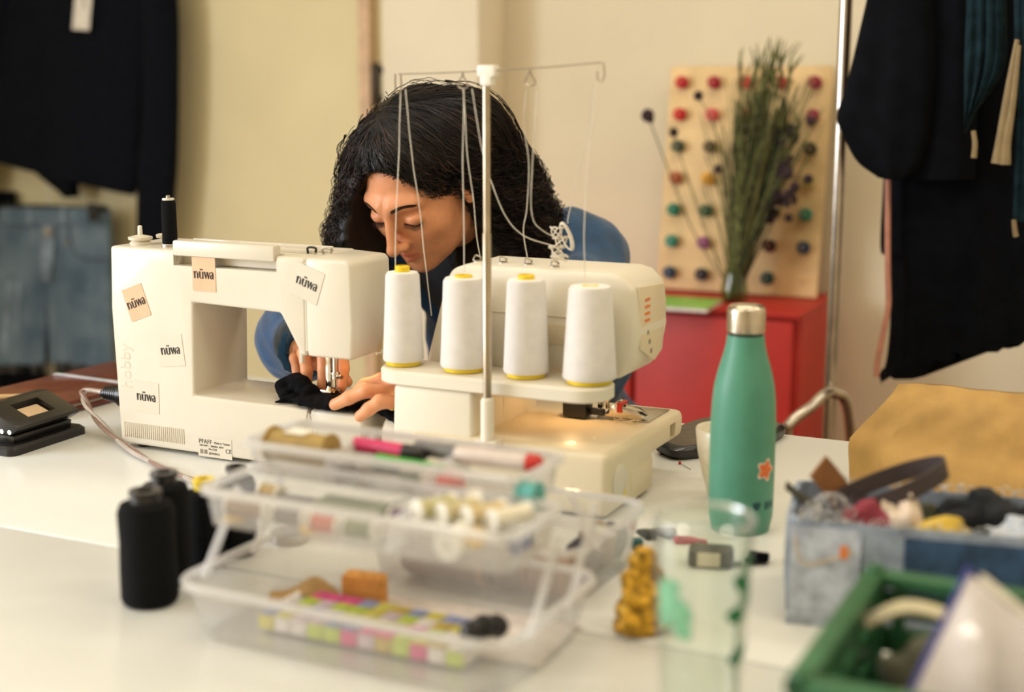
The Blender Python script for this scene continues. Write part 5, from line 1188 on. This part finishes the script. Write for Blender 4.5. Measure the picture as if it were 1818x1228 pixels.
# --- peg rack with coloured reels
bl, br = FR.at(1160, 532, y=3.36), FR.at(1450, 558, y=3.36); tl, tr_ = FR.at(1185, 120, y=3.44), FR.at(1468, 138, y=3.44)
ZB = .743; xl, xr = (bl[0] + tl[0])/2, (br[0] + tr_[0])/2; hgt = tl[2] - ZB; lean = math.atan2(.075, hgt)
t = thing('peg_rack', 'plywood peg rack leaning on the wall above the red cabinet', 'peg rack', FR.w((xl, 3.385, ZB + .003)), ROT); t.rotation_euler = (-lean, 0, math.radians(ROT))
Wb = xr - xl; Hb = math.hypot(.075, hgt)
B().box(0, Wb, 0, .014, 0, Hb).build('panel', mat('birch_ply', (232, 200, 146), .6, var=.07, scale=12, bump=.05), t, bevel=.002)
cols = [[(198, 40, 52), (168, 30, 52), (206, 44, 48), (190, 60, 60), (160, 44, 72)], [(206, 36, 44), (222, 84, 92), (190, 70, 80), (150, 50, 60), (170, 60, 92)], [(70, 84, 70), (84, 66, 50), (64, 72, 60), (90, 60, 60), (54, 48, 46)], [(176, 96, 60), (226, 166, 50), (190, 150, 70), (120, 90, 50), (196, 184, 110)], [(30, 128, 104), (28, 84, 62), (24, 136, 106), (24, 58, 56), (60, 140, 116)], [(58, 142, 126), (160, 92, 140), (34, 38, 42), (80, 42, 50), (40, 60, 84)], [(38, 70, 100), (40, 42, 56), (196, 190, 150), (50, 88, 92), (60, 60, 70)]]
ordn = ['first', 'second', 'third', 'fourth', 'fifth']; rown = ['top', 'second', 'third', 'middle', 'fifth', 'sixth', 'bottom']; peg_d = None
mats_ = {}
for r in range(7):
    for c in range(5):
        lx = Wb*(.09 + .205*c); lz = Hb*(.925 - .142*r)
        if peg_d is None: pg_ = B().lathe([(.003, 0), (.003, .030), (.0015, .032)], (0, 0, 0), 8, 'y').xf(Matrix.Scale(-1, 4, (0, 1, 0))).build('peg', mat('birch_ply', (232, 200, 146)), t); peg_d = pg_.data
        else: pg_ = link('peg', peg_d, None, t)
        pg_.location = (lx, 0, lz)
        if r == 6 and c == 4: continue
        wl_ = Matrix.Translation(t.location) @ t.rotation_euler.to_matrix().to_4x4() @ Vector((lx, -.001, lz))
        nm = ['red', 'rose', 'olive', 'amber', 'green', 'teal', 'blue'][r]
        o = thing('thread_reel', '%s thread reel on the peg rack, %s peg of the %s row' % (nm, ordn[c], rown[r]), 'thread reel', wl_, ROT, 'thread reels on the peg rack'); o.rotation_euler = t.rotation_euler
        m = mat('reel_%d_%d' % (r, c), cols[r][c], .8)
        B().lathe([(.0035, -.025), (.0145, -.024), (.0155, -.020), (.0155, -.005), (.0145, -.002), (.0035, -.001)], (0, 0, 0), 16, 'y').build('winding', m, o)
        B().lathe([(.0034, -.0285), (.009, -.0285), (.009, -.025), (.0034, -.025)], (0, 0, 0), 14, 'y', closed=True).build('flange', m, o)
# --- vase of dried grasses
bp = FR.at(1303, 541, y=3.27); t = thing('vase', 'small glass vase of dried grasses on the red cabinet', 'vase', FR.w((bp[0], 3.27, .742)), ROT)
B().lathe([(.001, 0), (.028, 0), (.032, .006), (.034, .03), (.026, .06), (.022, .075), (.024, .08), (.022, .08), (.0205, .074), (.031, .03), (.028, .008), (.001, .006)], n=32).build('vessel', clear_glass('vase_glass', (226, 236, 214), .08), t)
rs = np.random.RandomState(4)
def stems(n_, spread, hmin, hmax, m, nm, r0, cx=0.0, bias=0.0):
    S = np.zeros((n_, 16, 3)); u = np.linspace(0, 1, 16)
    for i in range(n_):
        a = rs.normal(bias, spread); b_ = rs.normal(0, spread*.5); hh = rs.uniform(hmin, hmax); bend = rs.normal(0, .03)
        S[i] = np.stack([cx + rs.normal(0, .006) + a*hh*u + bend*u**2, rs.normal(0, .006) + b_*hh*u, .006 + hh*u*(1 - .05*u)], 1)
    R = np.tile(np.linspace(r0, r0*.4, 16), (n_, 1)); v, f = tubes(S, R, 4); o = fast_mesh(nm, v, f, m, t); o['kind'] = 'stuff'; return S
gA = mat('dry_grass', (116, 118, 70), .8, var=.25, scale=60); gB = mat('dark_grass', (52, 64, 40), .8, var=.25, scale=60); gC = mat('straw', (150, 140, 84), .8)
stems(210, .10, .34, .56, gA, 'grass_blades', .0026, 0, .10); stems(150, .095, .30, .52, gB, 'dark_grass_blades', .0028, 0, .14); stems(40, .16, .28, .50, gC, 'straw_blades', .0014, 0, .05)
b = B()
for i in range(70):
    z = rs.uniform(.40, .58); x = .10*z + rs.normal(.01, .030); b.tube(spline([(x, rs.normal(0, .02), z - .05), (x + .006, rs.normal(0, .02), z), (x + rs.normal(.01, .012), rs.normal(0, .02), z + .045)], 6), [.001, .003, .0035, .003, .002, .0006], 5)
b.build('seed_heads', gA, t)['kind'] = 'stuff'
b = B()
for i in range(80):
    z = rs.uniform(.20, .42); x = .05 + rs.normal(.03, .030); b.ball((x, rs.normal(0, .02), z), (.008 + rs.rand()*.006, .006, .009 + rs.rand()*.006), 7, 5)
b.build('dried_blossoms', mat('dried_plum', (58, 40, 44), .9, var=.3), t)['kind'] = 'stuff'
for px, py, hx, hy_ in ((1150, 205, 1, 1),):
    hp = FR.at(px, py, y=3.2); o_ = np.array([bp[0], 3.27, .742]); d = hp - o_
    B().tube(spline([(0, 0, .02), d*.35 + (-.02, 0, .0), d*.7 + (-.012, 0, 0), d], 30), .0016, 6).build('flower_stem', gB, t); B().ball(tuple(d), (.016, .014, .016), 12, 8).ball(tuple(d + (.008, 0, -.010)), (.008, .008, .008), 8, 6).build('flower_head', MATS['dried_plum'], t)
for pts in (((1298, 520), (1260, 430), (1225, 330), (1196, 235)), ((1300, 520), (1275, 400), (1250, 330), (1275, 300)), ((1305, 500), (1292, 330), (1270, 230), (1240, 170)), ((1310, 500), (1365, 330), (1400, 270), (1440, 215)), ((1308, 500), (1345, 360), (1385, 320), (1435, 318))):
    o_ = np.array([bp[0], 3.27, .742]); Q = [FR.at(px, py, y=3.26) - o_ for px, py in pts]; B().tube(spline([(0, 0, .02)] + Q, 30), np.linspace(.002, .001, 30), 6).build('sprig_stem', gB, t); B().ball(tuple(Q[-1]), (.012, .01, .012), 9, 6).build('sprig_bud', MATS['dried_plum'], t)
# --- magazine on the cabinet
a = FR.at(1200, 540, z=.743); t = thing('magazine', 'bright green magazine lying on the red cabinet by the peg rack', 'magazine', FR.w((a[0], a[1] - .02, .7425)), ROT + 4)
mg = mat('magazine_cover', (86, 176, 60), .4, var=.3, scale=18, col2=(150, 206, 90)); B().box(-.10, .10, -.075, .075, 0, .009).build('pages', MATS['paper_white'], t); B().box(-.101, .101, -.076, .076, .009, .0105).build('cover', mg, t)
# --- clothes rail
rp = FR.loc(np.array([.629, 2.75, 0])); t = thing('clothes_rail', 'silver clothes rail holding the black garments', 'clothes rail', FR.w((rp[0], rp[1], 0)), ROT)
B().lathe([(.0125, .06), (.0125, 1.78)], n=18).build('upright', mat('rail_steel', (206, 196, 184), .25, 1), t)
B().lathe([(.0125, .06), (.0125, 1.78)], (1.3, 0, 0), 18).build('upright', MATS['rail_steel'], t)
B().tube([(-.02, 0, 1.78), (1.32, 0, 1.78)], .0125, 16).build('hanging_bar', MATS['rail_steel'], t)
for x_ in (0, 1.3):
    B().tube([(x_, -.22, .06), (x_, .22, .06)], .0125, 14).build('foot_bar', MATS['rail_steel'], t)
    for y_ in (-.2, .2): B().lathe([(.012, -.01), (.026, -.01), (.028, 0), (.026, .01), (.012, .01)], (x_, y_, .028), 20, 'x').build('castor', black_pl, t)
# --- bent tube chair at the rail
a = FR.at(1397, 782, y=2.62); b_ = FR.at(1403, 752, y=2.62); c_ = FR.at(1440, 722, y=2.66); d_ = FR.at(1475, 700, y=2.70); og = np.array([a[0] + .05, 2.64, 0])
t = thing('tube_chair', 'bent steel tube chair back showing beyond the table edge', 'chair', FR.w(og), ROT)
sx = .22
for q in (0, sx): B().tube(spline([np.array([a[0] + q, 2.62, .02]) - og, np.array([a[0] + q, 2.62, .40]) - og, a + (q, 0, 0) - og, b_ + (q, 0, 0) - og, c_ + (q, 0, 0) - og, d_ + (q, 0.02, 0) - og, d_ + (q + .02, .10, -.10) - og, np.array([d_[0] + q, 2.98, .02]) - og], 60), .011, 12).build('tube_frame', MATS['rail_steel'], t)
B().box(a[0] - og[0] + .0, a[0] - og[0] + sx, 0.0, .30, .40, .42).build('seat', mat('dark_seat', (70, 46, 40), .6), t, bevel=.008)
# --- black garments on the rail
def hang(lb, nm, cat, px, y):
    l = FR.at(px, 300, y=y); l[2] = 1.2; return thing(nm, lb, cat, FR.w(l), ROT, 'garments on the clothes rail'), l
def hanger_for(t, l0, x, y): B().tube(spline([(x - .17, y, .50), (x - .05, y, .545), (x, y, .56), (x + .05, y, .545), (x + .17, y, .50)], 24) - np.array([0, 0, 0]), .006, 8).tube(spline([(x, y, .55), (x, y, .60), (x + .015, y, .6), (x, y, .592)], 10), .002, 6).build('hanger', mat('hanger_wood', (150, 110, 70)), t)
t, l0 = hang('long black dress with a ragged hem on the clothes rail', 'dress', 'dress', 1700, 2.75)
garment('body', blk, [(-330, 1600, 1780), (-200, 1580, 1830), (0, 1556, 1860), (180, 1572, 1865), (320, 1568, 1860), (440, 1563, 1862), (460, 1578, 1862), (560, 1580, 1864), (640, 1573, 1868, 560), (672, 1560, 1872, 580)], 2.75, .05, parent=t, origin=l0, seed=11, hem=.035, folds=.006, fq=5); hanger_for(t, l0, 0.0, 0)
t, l0 = hang('black blouse with a flared sleeve on the clothes rail', 'blouse', 'blouse', 1600, 2.66)
garment('body', blk, [(-330, 1570, 1700), (-150, 1560, 1730), (0, 1570, 1740), (150, 1575, 1735), (318, 1572, 1730)], 2.66, .03, parent=t, origin=l0, seed=12, folds=.003, fq=4)
garment('flared_sleeve', blk, [(-200, 1570, 1640), (-60, 1552, 1650), (60, 1526, 1660), (150, 1504, 1660), (205, 1487, 1655), (238, 1497, 1648, 250), (285, 1522, 1630, 300), (314, 1560, 1610, 318)], 2.63, .035, parent=t, origin=l0, seed=13, folds=.003, fq=3); hanger_for(t, l0, 0.02, 0)
t, l0 = hang('dark teal fringed shawl at the end of the clothes rail', 'shawl', 'shawl', 1770, 2.58)
teal = mat('teal_knit', (26, 46, 54), .97, var=.2, scale=40, bump=.3, spec=.15)
garment('panel', teal, [(-330, 1720, 1800), (-100, 1716, 1790), (0, 1716, 1786), (120, 1712, 1782), (238, 1712, 1730, 200)], 2.58, .02, parent=t, origin=l0, seed=15, folds=.004)
garment('panel', teal, [(-330, 1795, 1870), (0, 1800, 1868), (200, 1802, 1870), (330, 1800, 1872), (392, 1797, 1874)], 2.57, .02, parent=t, origin=l0, seed=16, folds=.004)
fr = mat('fringe_pale', (150, 132, 100), .9)
for q in (((1728, 232), (1731, 255), (1729, 280)), ((1806, 70), (1790, 160), (1776, 250), (1770, 290)), ((1809, 80), (1798, 180), (1787, 250), (1784, 292)), ((1800, 390), (1802, 410), (1804, 420))):
    B().tube(spline([FR.at(px, py, y=2.55) - l0 for px, py in q], 14), np.linspace(.004, .010 if len(q) > 3 else .005, 14), 8).build('fringe', fr, t)
hanger_for(t, l0, 0.02, .02)
t, l0 = hang('pink ribbon hanging below the black blouse', 'ribbon', 'ribbon', 1570, 2.69)
B().tube(spline([FR.at(px, py, y=2.68) - l0 for px, py in ((1590, -300), (1578, 200), (1576, 455), (1577, 540), (1568, 590), (1558, 640), (1556, 668))], 60), .0055, 8).build('band', mat('pink_ribbon', (214, 150, 130), .7), t)
